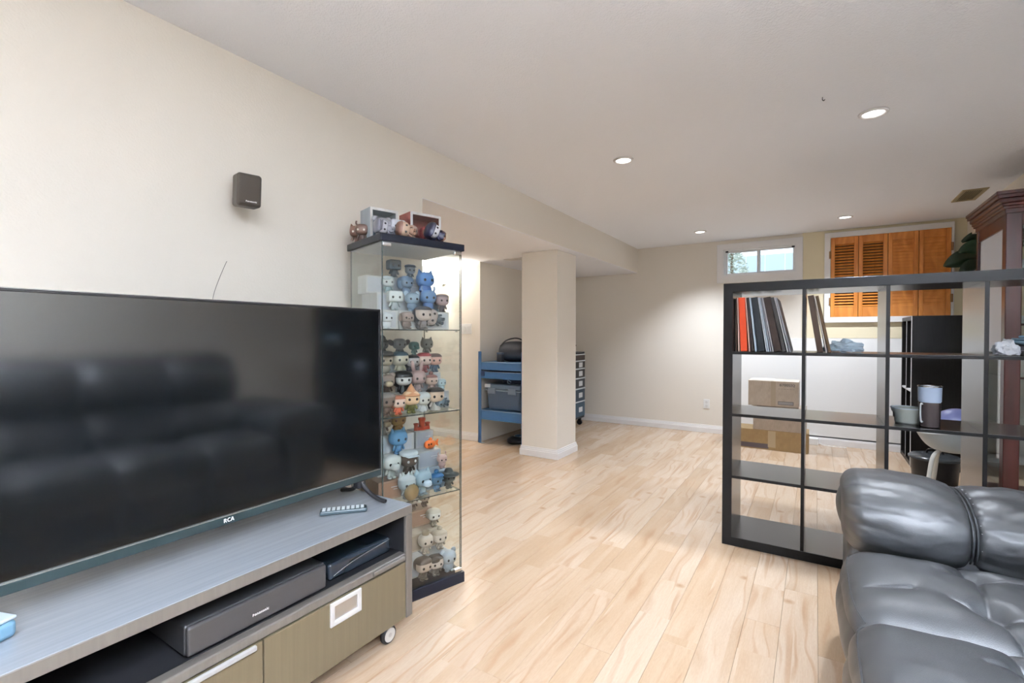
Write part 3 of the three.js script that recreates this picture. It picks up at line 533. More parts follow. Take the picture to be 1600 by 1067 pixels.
const figs = [ // shelf, tier, u, look, label
  ['D', 0, .052, { s: .8, face: '#d9dde0', coat: '#cfd4d8', body: 'round' }, 'small white round-bodied figurine at the front corner of the top glass shelf'],
  ['D', 0, .150, { s: .85, face: '#9a8a84', coat: '#7d6f6b', ears: 'floppy', body: 'round', nose: '#2a2422' }, 'brown floppy-eared figurine low in front of the middle carton, top glass shelf'],
  ['D', 0, .235, { s: 1.12, face: '#cdbdb4', top: 'long', hair: '#55565d', coat: '#8d8683' }, 'pale figurine with long slate-grey hair in the front row of the top glass shelf'],
  ['D', 0, .345, { s: 1.08, face: '#b7a9a4', top: 'bob', hair: '#3f4148', coat: '#5d6770', lie: 1.25 }, 'dark-haired figurine lying on its side at the hinge corner of the top glass shelf'],
  ['D', 1, .125, { s: 1.02, face: '#dde2e2', coat: '#b7c0c3', blocky: true, eye: '#40484c' }, 'white block-headed figurine in the second row of the top glass shelf'],
  ['D', 1, .215, { s: .95, face: '#9fb3c4', coat: '#7f96ac', ears: 'round', body: 'round' }, 'pale blue round-eared figurine in the second row of the top glass shelf'],
  ['D', 1, .300, { s: 1.12, face: '#6c8cb4', coat: '#5d7aa4', ears: 'horn', body: 'round', earTone: '#8ea6c4' }, 'mid-blue horned figurine in the second row of the top glass shelf'],  // blue of reflected light painted into the vinyl colours
  ['D', 1, .378, { s: .95, face: '#b09a9c', coat: '#6d6468', top: 'cap', hair: '#8d7c80' }, 'mauve-faced figurine beside the blue horned one on the top glass shelf'],
  ['D', 2, .130, { s: .86, face: '#d3d8d6', coat: '#9db0b4', top: 'side', hair: '#b9c4c6' }, 'pale figurine with silvery side-swept hair in the third row of the top glass shelf'],
  ['D', 2, .225, { s: .9, face: '#7f93a8', coat: '#5f7690', top: 'hood', hair: '#6d86a2' }, 'slate-blue hooded figurine in the third row of the top glass shelf'],
  ['D', 2, .330, { s: 1.25, face: '#5f8cc6', coat: '#4f78b4', ears: 'cat', body: 'round' }, 'big bright blue pointed-eared figurine, largest on the top glass shelf'],  // its blue also carries the reflected light on this shelf
  ['D', 3, .195, { s: .98, face: '#596672', coat: '#4d5862', blocky: true }, 'dark grey block-headed figurine highest inside the cabinet'],
  ['D', 3, .285, { s: .72, face: '#8f9dab', coat: '#62707f', top: 'flat', hair: '#55687c' }, 'small grey figurine with a flat cap high on the top glass shelf'],

  ['C', 0, .050, { s: 1.1, face: '#7d6a60', coat: '#6a564c', top: 'cap', hair: '#8d857f' }, 'brown figurine with greying hair at the television end of the second glass shelf'],
  ['C', 0, .108, { s: .92, face: '#dcc0b0', coat: '#b4573c', top: 'bob', hair: '#a9684e' }, 'pale girl figurine with coppery brown bob, front row of the second glass shelf'],
  ['C', 0, .172, { s: 1.12, face: '#dcbc9a', coat: '#6b6a38', top: 'point', hair: '#c08a63' }, 'figurine with an orange-tan pointed hat and olive coat, second glass shelf'],
  ['C', 0, .232, { s: .95, face: '#cfcdc6', coat: '#b9bab6', top: 'hood', hair: '#c4c8c8' }, 'off-white hooded figurine with a faint face, second glass shelf'],
  ['C', 0, .300, { s: 1.16, face: '#cdb39c', coat: '#a9a49c', top: 'long', hair: '#26211f', body: 'dress' }, 'girl figurine with long black hair and pale dress, second glass shelf'],
  ['C', 0, .372, { s: .86, face: '#6f7f88', coat: '#4d5c66', top: 'cap', hair: '#3d4a54', lie: 1.3 }, 'blue-grey figurine toppled at the hinge corner of the second glass shelf'],
  ['C', 1, .085, { s: 1, face: '#8a7a70', coat: '#5c5048', snout: '#cbb99c', nose: '#2c2522', ears: 'round' }, 'brown bear figurine with a cream snout, second row of the second glass shelf'],
  ['C', 1, .168, { s: 1.08, face: '#dadada', coat: '#1d1c1e', top: 'hood', hair: '#1d1c1e' }, 'white-faced figurine in a black hood, second row of the second glass shelf'],
  ['C', 1, .243, { s: 1.12, face: '#a98f8a', coat: '#877472', ears: 'long' }, 'dusty pink long-eared figurine, second row of the second glass shelf'],
  ['C', 1, .318, { s: .85, face: '#d2b7a8', coat: '#8a6f66', top: 'bun', hair: '#7a4e46', body: 'dress' }, 'small girl figurine with a chestnut bun, second row of the second glass shelf'],
  ['C', 1, .376, { s: .62, face: '#a9bcc0', coat: '#93a6ac', body: 'round' }, 'tiny pale teal figurine beside the chestnut-bun girl, second glass shelf'],
  ['C', 2, .110, { s: 1.12, face: '#b9ac98', coat: '#a79f90', body: 'round', top: 'flat', hair: '#5d5a57' }, 'cream rounded figurine with a dark grey cap, third row of the second glass shelf'],
  ['C', 2, .190, { s: 1.15, face: '#d3cbb8', coat: '#b7b199', top: 'cap', hair: '#42545e' }, 'cream-faced figurine with slate-teal hair, third row of the second glass shelf'],
  ['C', 2, .258, { s: .95, face: '#c0bab9', coat: '#55545c', top: 'long', hair: '#2e2d33', body: 'dress' }, 'slim grey-faced figurine with long charcoal hair, third row of the second glass shelf'],
  ['C', 2, .322, { s: 1.05, face: '#d9c0b4', coat: '#7c3b3c', top: 'bob', hair: '#7f2c30' }, 'girl figurine with a crimson red bob, third row of the second glass shelf'],
  ['C', 2, .383, { s: 1, face: '#c49a8c', coat: '#37566e', top: 'cap', hair: '#4d3a36' }, 'pink-faced brown-haired figurine in blue, third row of the second glass shelf'],
  ['C', 3, .130, { s: .92, face: '#4e4c4c', coat: '#403e3e', top: 'wide', hair: '#434244' }, 'dark figurine under a wide-brimmed charcoal hat at the back of the second glass shelf'],
  ['C', 3, .225, { s: .92, face: '#6d7175', coat: '#5d6165', ears: 'side', earTone: '#565a60' }, 'grey figurine with broad drooping ears at the back of the second glass shelf'],
  ['C', 3, .306, { s: .74, face: '#4f7472', coat: '#456664', snout: '#55807c', nose: '#1f2e2e' }, 'small teal snouted figurine at the back of the second glass shelf'],
  ['C', 3, .380, { s: .9, face: '#82807e', coat: '#6b6967', ears: 'cat' }, 'grey cat-eared figurine at the back of the second glass shelf'],

  ['B', 0, .150, { s: 1.12, face: '#b9c3c6', coat: '#94a0a4', top: 'spiky', hair: '#c7ced0', shield: true }, 'pale spiky-haired figurine holding a brown round shield, third glass shelf'],
  ['B', 0, .230, { s: 1.2, face: '#9fb4bf', coat: '#8aa2ae', ears: 'cat', snout: '#a9bcc6' }, 'pale blue-grey snouted figurine next to the shield bearer'],
  ['B', 0, .308, { s: .92, face: '#5f7f98', coat: '#48708e', top: 'bun', hair: '#2d5f8c' }, 'figurine with a bright blue topknot, front of the third glass shelf'],
  ['B', 0, .374, { s: .92, face: '#5d625f', coat: '#454a48', top: 'wide', hair: '#363b3a' }, 'figurine under a dark oval hat at the hinge corner of the third glass shelf'],
  ['B', 1, .105, { s: 1.18, face: '#d5d9d6', coat: '#b9bfbc', snout: '#dadedb', nose: '#32383a', noseSize: 2.1, ears: 'floppy' }, 'white dog figurine with a big dark nose, second row of the third glass shelf'],
  ['B', 1, .195, { s: 1.15, face: '#5a4b42', coat: '#453a34', top: 'flat', hair: '#cfd6da', eye: '#e0e0dd' }, 'dark brown figurine in a white cap with pale eyes, third glass shelf'],
  ['B', 1, .378, { s: .72, face: '#c6a79f', coat: '#b3928b', ears: 'horn', body: 'round' }, 'small pink horned figurine beside the grey carton, third glass shelf'],
  ['B', 2, .082, { s: .7, face: '#cfd9de', coat: '#b5c4cc', blocky: true }, 'tiny white block-headed figurine at the television end of the third glass shelf'],
  ['B', 2, .180, { s: 1.25, face: '#6593b8', coat: '#5a86aa', ears: 'cat', eye: '#16222c' }, 'sky-blue cat figurine on the middle tier of the third glass shelf'],
  ['B', 3, .135, { s: 1.12, face: '#a5907a', coat: '#8b7c70', snout: '#b8a78e', nose: '#2a211c', ears: 'round' }, 'tan bear figurine highest on the third glass shelf'],
  ['B', 3, .215, { s: 1.12, face: '#a3824e', coat: '#94713f', body: 'dress', eye: '#5c2f1c', top: 'cap', hair: '#a98a5a' }, 'ochre figurine with a tapering robe beside the tan bear'],

  ['A', 0, .235, { s: 1.1, face: '#cbb8a8', coat: '#4d463f', top: 'cap', hair: '#574c44' }, 'boy figurine with a brown fringe at the front of the cabinet base'],
  ['A', 0, .302, { s: 1.0, face: '#cfc2b8', coat: '#6d6a66', top: 'side', hair: '#3f3a37' }, 'figurine with dark side-swept hair leaning at the front of the cabinet base', ],
  ['A', 0, .372, { s: 1.05, face: '#aeb6bd', coat: '#9fa8b0', body: 'round', ears: 'round' }, 'pale grey round-eared figurine at the hinge corner of the cabinet base'],
  ['A', 1, .285, { s: 1.02, face: '#cfc1b2', coat: '#b8aa9a', top: 'crown', hair: '#a99a84' }, 'pale figurine with a small tan crown on the second tier above the base'],
  ['A', 1, .365, { s: 1.0, face: '#d0c3b4', coat: '#a79b8e', top: 'bun', hair: '#b9ab98' }, 'pale figurine with a blond topknot on the second tier above the base'],
  ['A', 2, .378, { s: .95, face: '#d9d4cb', coat: '#8d8678', top: 'cap', hair: '#c9c0b0' }, 'white-haired figurine beside the brown-fronted carton'],
  ['A', 3, .300, { s: .8, face: '#d2cdc6', coat: '#6f5c54', top: 'flat', hair: '#5d4a42' }, 'small brown-capped figurine topmost in the lowest compartment'],
  ['A', 3, .365, { s: .78, face: '#b8a596', coat: '#5d4a40', ears: 'round' }, 'small brown mouse-eared figurine topmost in the lowest compartment'],
];
for (const [s, l, u, o, label] of figs) {
  const t = figurine(label, at(s, l, u), { turn: ((u * 977) % 1 - 0.5) * 0.35, ...o });
  if (o.shield) { const g = lathe([[0, 0.008], [0.02, 0.006], [0.031, 0.0], [0.033, -0.002], [0.031, -0.004], [0, 0.002]], 26); g.rotateX(Math.PI / 2); const q = part('shield', g, vinyl('#6f5c3c'), t); q.position.set(0.004, 0.032, 0.034); }
}
{ // two toys that are not figures
  const c = thing('toy_castle', 'small orange-red toy castle with three turrets on a grey carton', 'toy', cab(0.352, 0.275, LV.B + YL[3]), CTH);
  const rm = vinyl('#a8442c'), tower = (x, r, h) => lathe([[0, 0], [r, 0], [r * 0.86, h * 0.75], [r * 1.1, h * 0.8], [r * 1.1, h], [r * 0.8, h], [r * 0.8, h * 0.86], [0, h * 0.86]], 18).translate(x, 0, 0);
  part('keep', tower(0, 0.017, 0.062), rm, c); for (const x of [-0.033, 0.033]) part('turret', tower(x, 0.012, 0.036), rm, c);
  part('wall', box(-0.04, 0.04, 0, 0.018, -0.012, 0.016, 0.004, 2), rm, c);
  const f = thing('toy_fish', 'plain bright orange toy fish lying before a grey carton', 'toy', cab(0.355, 0.2, LV.B + YL[2] + 0.022), CTH + 0.15);
  const om = vinyl('#d0662c');
  part('body', superball(0.034, 0.022, 0.018, 0, 0, 0, 0.9), om, f);
  const tail = new THREE.ExtrudeGeometry(new THREE.Shape([V2(0.028, 0), V2(0.052, 0.017), V2(0.047, 0), V2(0.052, -0.015)]), { depth: 0.006, bevelEnabled: true, bevelSize: 0.002, bevelThickness: 0.002, bevelSegments: 2 }); tail.translate(0, 0, -0.003);
  part('tail', tail, om, f); part('fin', ball(0.013, 0.012, 0.004, 0.004, 0.022, 0, 12, 8), om, f);
  for (const x of [-0.02, -0.004]) part('eye', ball(0.0045, 0.005, 0.003, x, 0.004, 0.0168, 10, 8), vinyl('#141214'), f);
}
// on the top board
carton('grey-blue window carton standing on the cabinet roof', .045, .185, .205, .315, LV.T, 0.158, 'blue', true);
carton('red window carton standing on the cabinet roof, next to the wall edge', .235, .405, .175, .29, LV.T, 0.162, 'red', true);
const F = (label, u, v, o, dy = 0) => figurine(label, cab(u, v, LV.T + dy), o);
F('brown pointed-eared figurine at the wall corner of the cabinet roof', .035, .335, { s: .95, face: '#6d4f42', coat: '#5a4238', ears: 'cat', eye: '#e8e2d8', turn: -0.5 });
F('dark brown horned figurine at the television corner of the cabinet roof', .030, .262, { s: .9, face: '#5b463c', coat: '#4a3a34', ears: 'horn', eye: '#e6dfd4', turn: -0.6 });
F('grey round-eared figurine in front of the grey-blue window carton', .085, .165, { s: 1.1, face: '#8d8f96', coat: '#74767e', ears: 'round', body: 'round' });
F('white block-headed figurine on the cabinet roof', .150, .150, { s: 1.12, face: '#cfd2da', coat: '#9ea2ac', blocky: true });
F('brown bald round figurine on the cabinet roof between the two cartons', .212, .13, { s: .9, face: '#957f74', coat: '#6f5c54', body: 'round' });
F('figurine with a wine-red hood in front of the red carton', .300, .12, { s: .9, face: '#a6826c', coat: '#6d2a28', top: 'hood', hair: '#6b2b2a' });
F('small brown-capped figurine at the far end of the cabinet roof', .375, .135, { s: .85, face: '#8d6a5c', coat: '#5d4440', top: 'cap', hair: '#4d3a38' });
F('large dark blue hooded figurine with white face at the front of the cabinet roof', .345, .055, { s: .95, face: '#d3d3d8', coat: '#1f2238', top: 'hood', hair: '#1f2034', lie: 1.2 });
F('silver-grey figurine lying flat at the front of the cabinet roof', .085, .052, { s: .85, face: '#b4b4bc', coat: '#8d8d96', top: 'flat', hair: '#6e6e78', lie: 1.45 });
F('brown and cream figurine lying along the front edge of the cabinet roof', .190, .050, { s: .95, face: '#b39a86', coat: '#8d6d5c', top: 'bob', hair: '#7d5c50', lie: 1.45 });

// ================================================================ black open shelving dividing the room
const KX = -0.448, KW = 1.49, KZ = -2.9635, KD = 0.39, KT = 0.05, KO = (KW - 2 * KT - 0.048) / 4;   // outer left, width, front, depth, frame, opening
const rowY = (r) => KT + r * (KO + 0.016);                 // top of the board under row r
{
  const k = thing('open_shelving', 'black open-backed cube shelving, four by four, standing across the room', 'shelving unit', [KX, 0, KZ]);
  const m = sheenM, band = (x0, x1, y0, y1, o) => part('edge_tone', box(x0, x1, y0, y1, 0, 0.0008), blackBrownM, o);  // dull strips keep the front edges dark against reflections
  band(0.001, KW - 0.001, KW - KT + 0.001, KW - 0.001, part('top_panel', box(0, KW, KW - KT, KW, -KD, 0, 0.002, 1), m, k));
  band(0.001, KW - 0.001, 0.001, KT - 0.001, part('bottom_panel', box(0, KW, 0, KT, -KD, 0, 0.002, 1), m, k));
  band(0.001, KT - 0.001, KT - 0.001, KW - KT + 0.001, part('side_panel', box(0, KT, KT, KW - KT, -KD, 0, 0.002, 1), m, k));
  band(KW - KT + 0.001, KW - 0.001, KT - 0.001, KW - KT + 0.001, part('side_panel', box(KW - KT, KW, KT, KW - KT, -KD, 0, 0.002, 1), m, k));
  for (let i = 1; i < 4; i++) { const x = KT + i * (KO + 0.016) - 0.016; const d = part('divider', box(x, x + 0.016, KT, KW - KT, -KD + 0.002, -0.002, 0.001, 1), m, k); part('edge_tone', box(x, x + 0.016, KT, KW - KT, -0.0024, -0.0012), blackBrownM, d); }
  for (let r = 1; r < 4; r++) for (let i = 0; i < 4; i++) { const x = KT + i * (KO + 0.016), y = rowY(r); const d = part('shelf', box(x, x + KO, y - 0.016, y, -KD + 0.001, -0.001, 0.001, 1), m, k); part('edge_tone', box(x, x + KO, y - 0.016, y - 0.001, -0.0014, -0.0002), blackBrownM, d); }
}
const cellX = (i) => KX + KT + i * (KO + 0.016);
// records in the top row
{
  const y = rowY(3), S = 0.305;
  const recs = [ // base offset, lean degrees, thickness, colour, label
    [0.012, 0.2, .006, '#3a2a22', 'dark brown record sleeve upright against the end of the shelving'],
    [0.028, 1.6, .007, '#d9b8ae', 'pale pink record sleeve beside the orange box set'],
    [0.054, 2.8, .034, '#c8492a', 'thick orange-red record box set in the top row of the black shelving'],
    [0.080, 4.2, .006, '#e2bdb0', 'pale rose record sleeve just after the orange box set'],
    [0.097, 5.2, .013, '#2a211f', 'dark brown record sleeve between the pale rose and the light blue ones'],
    [0.115, 6.2, .010, '#aebdcb', 'light blue-grey record sleeve leaning after the dark brown one'],
    [0.143, 7.4, .032, '#25282b', 'thick charcoal record box set in the middle of the leaning row'],
    [0.168, 8.4, .006, '#dfe6ee', 'white record sleeve just after the charcoal box set'],
    [0.178, 9.0, .006, '#c2cedb', 'pale blue-white record sleeve, second after the charcoal box set'],
    [0.191, 9.6, .008, '#6d6c72', 'mid-grey record sleeve in the leaning row'],
    [0.204, 10.2, .006, '#c4c2c6', 'light grey record sleeve just before the thick brown-black set'],
    [0.227, 10.8, .034, '#2c221d', 'thick brown-black record box set, last thick one of the leaning row'],
    [0.256, 11.6, .016, '#33302f', 'dark grey record sleeve after the thick brown-black set'],
    [0.272, 12.4, .006, '#c9c8cc', 'pale grey record sleeve second from the end of the leaning row'],
    [0.285, 13.2, .008, '#7d7b80', 'grey record sleeve at the open end of the leaning row'],
  ];
  const put = (cx, rows, group, x0 = 0.004) => {
    let x = x0, before = 0;
    for (const [, a, t, c, label] of rows) {
      const ang = a * Math.PI / 180, g = new RoundedBoxGeometry(t, S, S, 1, Math.min(0.0012, t / 3)); g.translate(t / 2, S / 2, 0);
      x += Math.max(0, S * (Math.sin(ang) - Math.sin(before))) + 0.0006; before = ang;
      const m = single('record', g, M(c, 0.5, { specularIntensity: 0.25 }), label, 'record', [cx + x, y + 0.0006, KZ - 0.045 - S / 2 - rr(0, 0.012)], group);
      m.rotation.z = ang; m.position.y += 0; x += t / Math.cos(ang);
    }
  };
  put(cellX(0), recs, 'records in the top row of the black shelving', 0.006);
  put(cellX(1), [[0.066, 8.6, .028, '#3b2c22', 'thick dark brown record set leaning against the first divider'], [0.088, 10.6, .006, '#b9b2aa', 'thin pale record sleeve between the two brown ones of the second cell'], [0.105, 11.2, .014, '#44331f', 'olive-brown record sleeve, last one in the second cell']], 'records in the top row of the black shelving', 0.006);
}
// crumpled things on the shelving
function crumple(rx, ry, rz, s) {
  const g = mergeVertices(new THREE.IcosahedronGeometry(1, 5).deleteAttribute('uv').deleteAttribute('normal')), p = g.attributes.position;
  for (let i = 0; i < p.count; i++) {
    const v = V3(p.getX(i), p.getY(i), p.getZ(i));
    const n = Math.abs(vnoise(v.x * 2.6 + 9, v.z * 2.6 + v.y * 2, s) - 0.5) * 1.2 + Math.abs(vnoise(v.x * 6 + 5, v.z * 6 - v.y * 5, s + 1) - 0.5) * 0.5;
    const k = 0.72 + n; p.setXYZ(i, v.x * k * rx, Math.max(-0.35, v.y) * k * ry, v.z * k * rz);
  }
  g.computeVertexNormals(); g.computeBoundingBox(); g.translate(0, -g.boundingBox.min.y, 0); const q = g.toNonIndexed(); q.computeVertexNormals();
  q.setAttribute('uv', new THREE.Float32BufferAttribute(new Float32Array(q.attributes.position.count * 2), 2)); return q;
}
single('crumpled_bag', crumple(0.085, 0.04, 0.06, 71), M([0.42, 0.52, 0.60], 0.4), 'crumpled pale blue plastic bag alone on the top row of the black shelving', 'plastic bag', [0.125, rowY(3), KZ - 0.17]);
single('crumpled_paper', crumple(0.042, 0.045, 0.045, 75), M([0.72, 0.74, 0.78], 0.6), 'crumpled white paper on the last cell of the shelving, by the black case', 'paper', [cellX(3) + 0.075, rowY(3), KZ - 0.10]);
{
  const c = thing('black_case', 'rounded black case lying in the last cell of the black shelving', 'case', [cellX(3) + 0.225, rowY(3), KZ - 0.15]);
  part('body', box(-0.1, 0.1, 0, 0.05, -0.11, 0.11, 0.024, 5), blackSatin, c); part('seam', box(-0.1008, 0.1008, 0.024, 0.026, -0.1108, 0.1108, 0.001, 1), steel, c);
  const f = thing('folded_cloth', 'pale blue folded cloth lying on the rounded black case', 'cloth', [cellX(3) + 0.225, rowY(3) + 0.05, KZ - 0.16], 0.2);
  part('fold', box(-0.1, 0.095, 0, 0.016, -0.1, 0.1, 0.008, 3), M([0.34, 0.52, 0.66], 0.8), f); part('fold', box(-0.085, 0.1, 0.0155, 0.03, -0.09, 0.095, 0.007, 3), M([0.40, 0.58, 0.70], 0.8), f); part('fold', box(-0.06, 0.09, 0.0295, 0.042, -0.085, 0.08, 0.006, 3), M([0.36, 0.55, 0.70], 0.8), f);
  // bowl and tumbler in the third row
  const b = thing('bowl', 'small grey-green ribbed bowl on the black shelving beside the tumbler', 'bowl', [0.392, rowY(2), KZ - 0.15]);
  b.scale.setScalar(0.9);
  part('body', lathe([[0.0, 0.0], [0.052, 0.0], [0.056, 0.012], [0.056, 0.03], [0.062, 0.034], [0.064, 0.062], [0.07, 0.068], [0.074, 0.088], [0.070, 0.088], [0.062, 0.066], [0.056, 0.04], [0.05, 0.012], [0, 0.010]], 40), M([0.34, 0.36, 0.32], 0.4), b);
  part('rim', new THREE.TorusGeometry(0.072, 0.004, 10, 40).rotateX(Math.PI / 2).translate(0, 0.087, 0), M([0.5, 0.56, 0.6], 0.25), b);
  const t = thing('tumbler', 'tall dark brown drink tumbler with a pale blue upper band and side handles', 'tumbler', [0.468, rowY(2), KZ - 0.08], 0.75); t.scale.set(0.66, 0.9, 0.66);
  part('sleeve', lathe([[0, 0], [0.057, 0], [0.061, 0.006], [0.064, 0.13], [0.0625, 0.134]], 40), M([0.032, 0.024, 0.024], 0.25), t);
  part('upper_band', lathe([[0.0615, 0.134], [0.0665, 0.14], [0.0685, 0.2], [0.068, 0.218]], 40), M([0.42, 0.52, 0.68], 0.3), t);
  part('rim', new THREE.TorusGeometry(0.068, 0.0035, 10, 40).rotateX(Math.PI / 2).translate(0, 0.219, 0), chrome, t);
  part('lid', lathe([[0, 0.214], [0.067, 0.214], [0.067, 0.216], [0, 0.216]], 32), M([0.2, 0.25, 0.32], 0.3), t);
  for (const s of [-1, 1]) part('handle', tube([[s * 0.064, 0.125, 0], [s * 0.078, 0.128, 0], [s * 0.082, 0.11, 0], [s * 0.080, 0.05, 0], [s * 0.073, 0.03, 0], [s * 0.062, 0.03, 0]], 0.005, 26, 8), M([0.6, 0.64, 0.68], 0.3), t);
}
// dark-leaved plant on a small wall bracket beside the shutters
{
  const br = thing('wall_bracket', 'small white wall bracket shelf carrying the dark-leaved plant', 'shelf', [1.37, 1.70, ZB + 0.008]);
  part('board', box(-0.13, 0.13, 0, 0.02, 0, 0.26, 0.004, 1), trimM, br); part('brace', merge([box(-0.09, -0.075, -0.12, 0, 0, 0.015, 0.002, 1), box(0.075, 0.09, -0.12, 0, 0, 0.015, 0.002, 1), box(-0.09, -0.075, -0.015, 0, 0.015, 0.2, 0.002, 1), box(0.075, 0.09, -0.015, 0, 0.015, 0.2, 0.002, 1)]), trimM, br);
  const t = thing('potted_plant', 'plant with big dark green leaves on a wall bracket, between shutters and cherry cabinet', 'plant', [1.37, 1.72, ZB + 0.14]);
  part('pot', lathe([[0, 0], [0.07, 0], [0.095, 0.13], [0.1, 0.14], [0.092, 0.14], [0.085, 0.12], [0, 0.12]], 32), M([0.55, 0.56, 0.55], 0.5), t);
  const leafM = M([0.012, 0.034, 0.016], 0.35, { side: THREE.DoubleSide }), leafM2 = M([0.02, 0.06, 0.03], 0.35, { side: THREE.DoubleSide });
  const leafShape = (pts, w, roll) => { const c = new THREE.CatmullRomCurve3(pts.map((p) => V3(...p))); const side = (k) => grid(10, 28, (u, v) => { const p = c.getPoint(v), d = c.getTangent(v), up = V3(0, Math.cos(roll), Math.sin(roll)), n = V3().crossVectors(d, up).normalize(), b = V3().crossVectors(n, d); const q = (u - 0.5) * 2, hw = w * Math.pow(Math.sin(Math.PI * Math.min(1, Math.pow(v, 0.75) * 0.98 + 0.02)), 0.7); return [p.x + b.x * q * hw + n.x * (q * q * 0.03 * w / 0.1 + k), p.y + b.y * q * hw + n.y * (q * q * 0.03 + k), p.z + b.z * q * hw + n.z * (q * q * 0.03 + k)]; }); return merge([side(0.002), side(-0.002)]); };
  const stem = (pts) => part('stem', tube(pts, 0.006, 16, 6), M([0.03, 0.06, 0.02], 0.6), t);
  const add = (tip, base, mid, w, roll, m) => { stem([[0, 0.1, 0], [base[0] * 0.5, (0.1 + base[1]) / 2 + 0.04, base[2] * 0.5], base]); part('leaf', leafShape([base, mid, tip], w, roll), m, t); };
  add([-0.345, 0.13, 0.05], [-0.10, 0.20, 0.02], [-0.22, 0.19, 0.05], 0.085, 0.2, leafM);
  add([-0.245, 0.245, 0.08], [-0.06, 0.24, 0.03], [-0.15, 0.28, 0.07], 0.075, 0.5, leafM2);
  add([-0.215, 0.345, 0.03], [-0.04, 0.28, 0.0], [-0.12, 0.38, 0.02], 0.06, 0.7, leafM);
  add([0.02, 0.46, 0.06], [0.0, 0.26, 0.02], [0.0, 0.38, 0.03], 0.06, 1.2, leafM2);
  add([0.2, 0.3, 0.08], [0.06, 0.24, 0.03], [0.14, 0.31, 0.06], 0.07, 0.5, leafM);
  add([-0.24, 0.03, 0.10], [-0.09, 0.13, 0.06], [-0.17, 0.11, 0.10], 0.06, 0.3, leafM);
}

// ================================================================ things behind the shelving
// orange louvred shutters in a white frame
{
  const s = thing('window_shutters', 'four orange pine shutter panels with louvres in a white frame on the far wall', 'shutters', [0, 0, ZB + 0.008]);
  const X0 = 0.127, X1 = 1.104, Y0 = 1.392, Y1 = 2.243, pine = M([1, 1, 1], 0.42, { map: rep(pineT, 2, 2) });
  const f = new THREE.Shape([V2(0.074, 1.335), V2(1.122, 1.335), V2(1.122, 2.297), V2(0.074, 2.297)]); f.holes.push(new THREE.Path([V2(X0 - 0.004, Y0 - 0.004), V2(X0 - 0.004, Y1 + 0.004), V2(X1 + 0.004, Y1 + 0.004), V2(X1 + 0.004, Y0 - 0.004)]));
  part('frame', metreUV(new THREE.ExtrudeGeometry(f, { depth: 0.03, bevelEnabled: true, bevelSize: 0.003, bevelThickness: 0.003, bevelSegments: 1 })), trimM, s);
  part('backing', box(X0, X1, Y0, Y1, 0.001, 0.004), M([0.05, 0.03, 0.015], 0.8), s);  // dark sheet makes the gaps between the slats read dark
  const w = (X1 - X0) / 4;
  for (let i = 0; i < 4; i++) {
    const a = X0 + i * w + 0.002, b = X0 + (i + 1) * w - 0.002, st = 0.036;
    const p = part('panel', merge([box(a, a + st, Y0, Y1, 0.008, 0.032, 0.003, 1), box(b - st, b, Y0, Y1, 0.008, 0.032, 0.003, 1), box(a + st, b - st, Y0, Y0 + 0.105, 0.009, 0.031, 0.003, 1), box(a + st, b - st, Y1 - 0.075, Y1, 0.009, 0.031, 0.003, 1), box(a + st, b - st, 1.67, 1.79, 0.009, 0.031, 0.003, 1)]), pine, s);
    const tilt = i < 2 ? -0.8 : -0.16, L = (y) => { const g = new RoundedBoxGeometry(b - a - 2 * st, i < 2 ? 0.027 : 0.036, 0.006, 1, 0.002); g.rotateX(tilt); g.translate((a + b) / 2, y, 0.02); return metreUV(g); };
    for (let y = Y0 + 0.118; y < 1.675; y += i < 2 ? 0.03 : 0.0325) part('slat', L(y), pine, p);
    for (let y = 1.802; y < Y1 - 0.066; y += i < 2 ? 0.03 : 0.0325) part('slat', L(y), pine, p);
  }
  for (const [x, y] of [[X0 - 0.004, 2.06], [X0 - 0.004, 1.56], [X1 + 0.004, 2.06], [X1 + 0.004, 1.56]]) part('hinge', cyl(0.010, 0.010, 0.08, x, y, 0.034, 14), M([0.3, 0.15, 0.05], 0.4), s);
  part('knob', ball(0.012, 0.012, 0.012, X0 + 2 * w, 1.80, 0.042), M([0.3, 0.15, 0.05], 0.4), s);
}
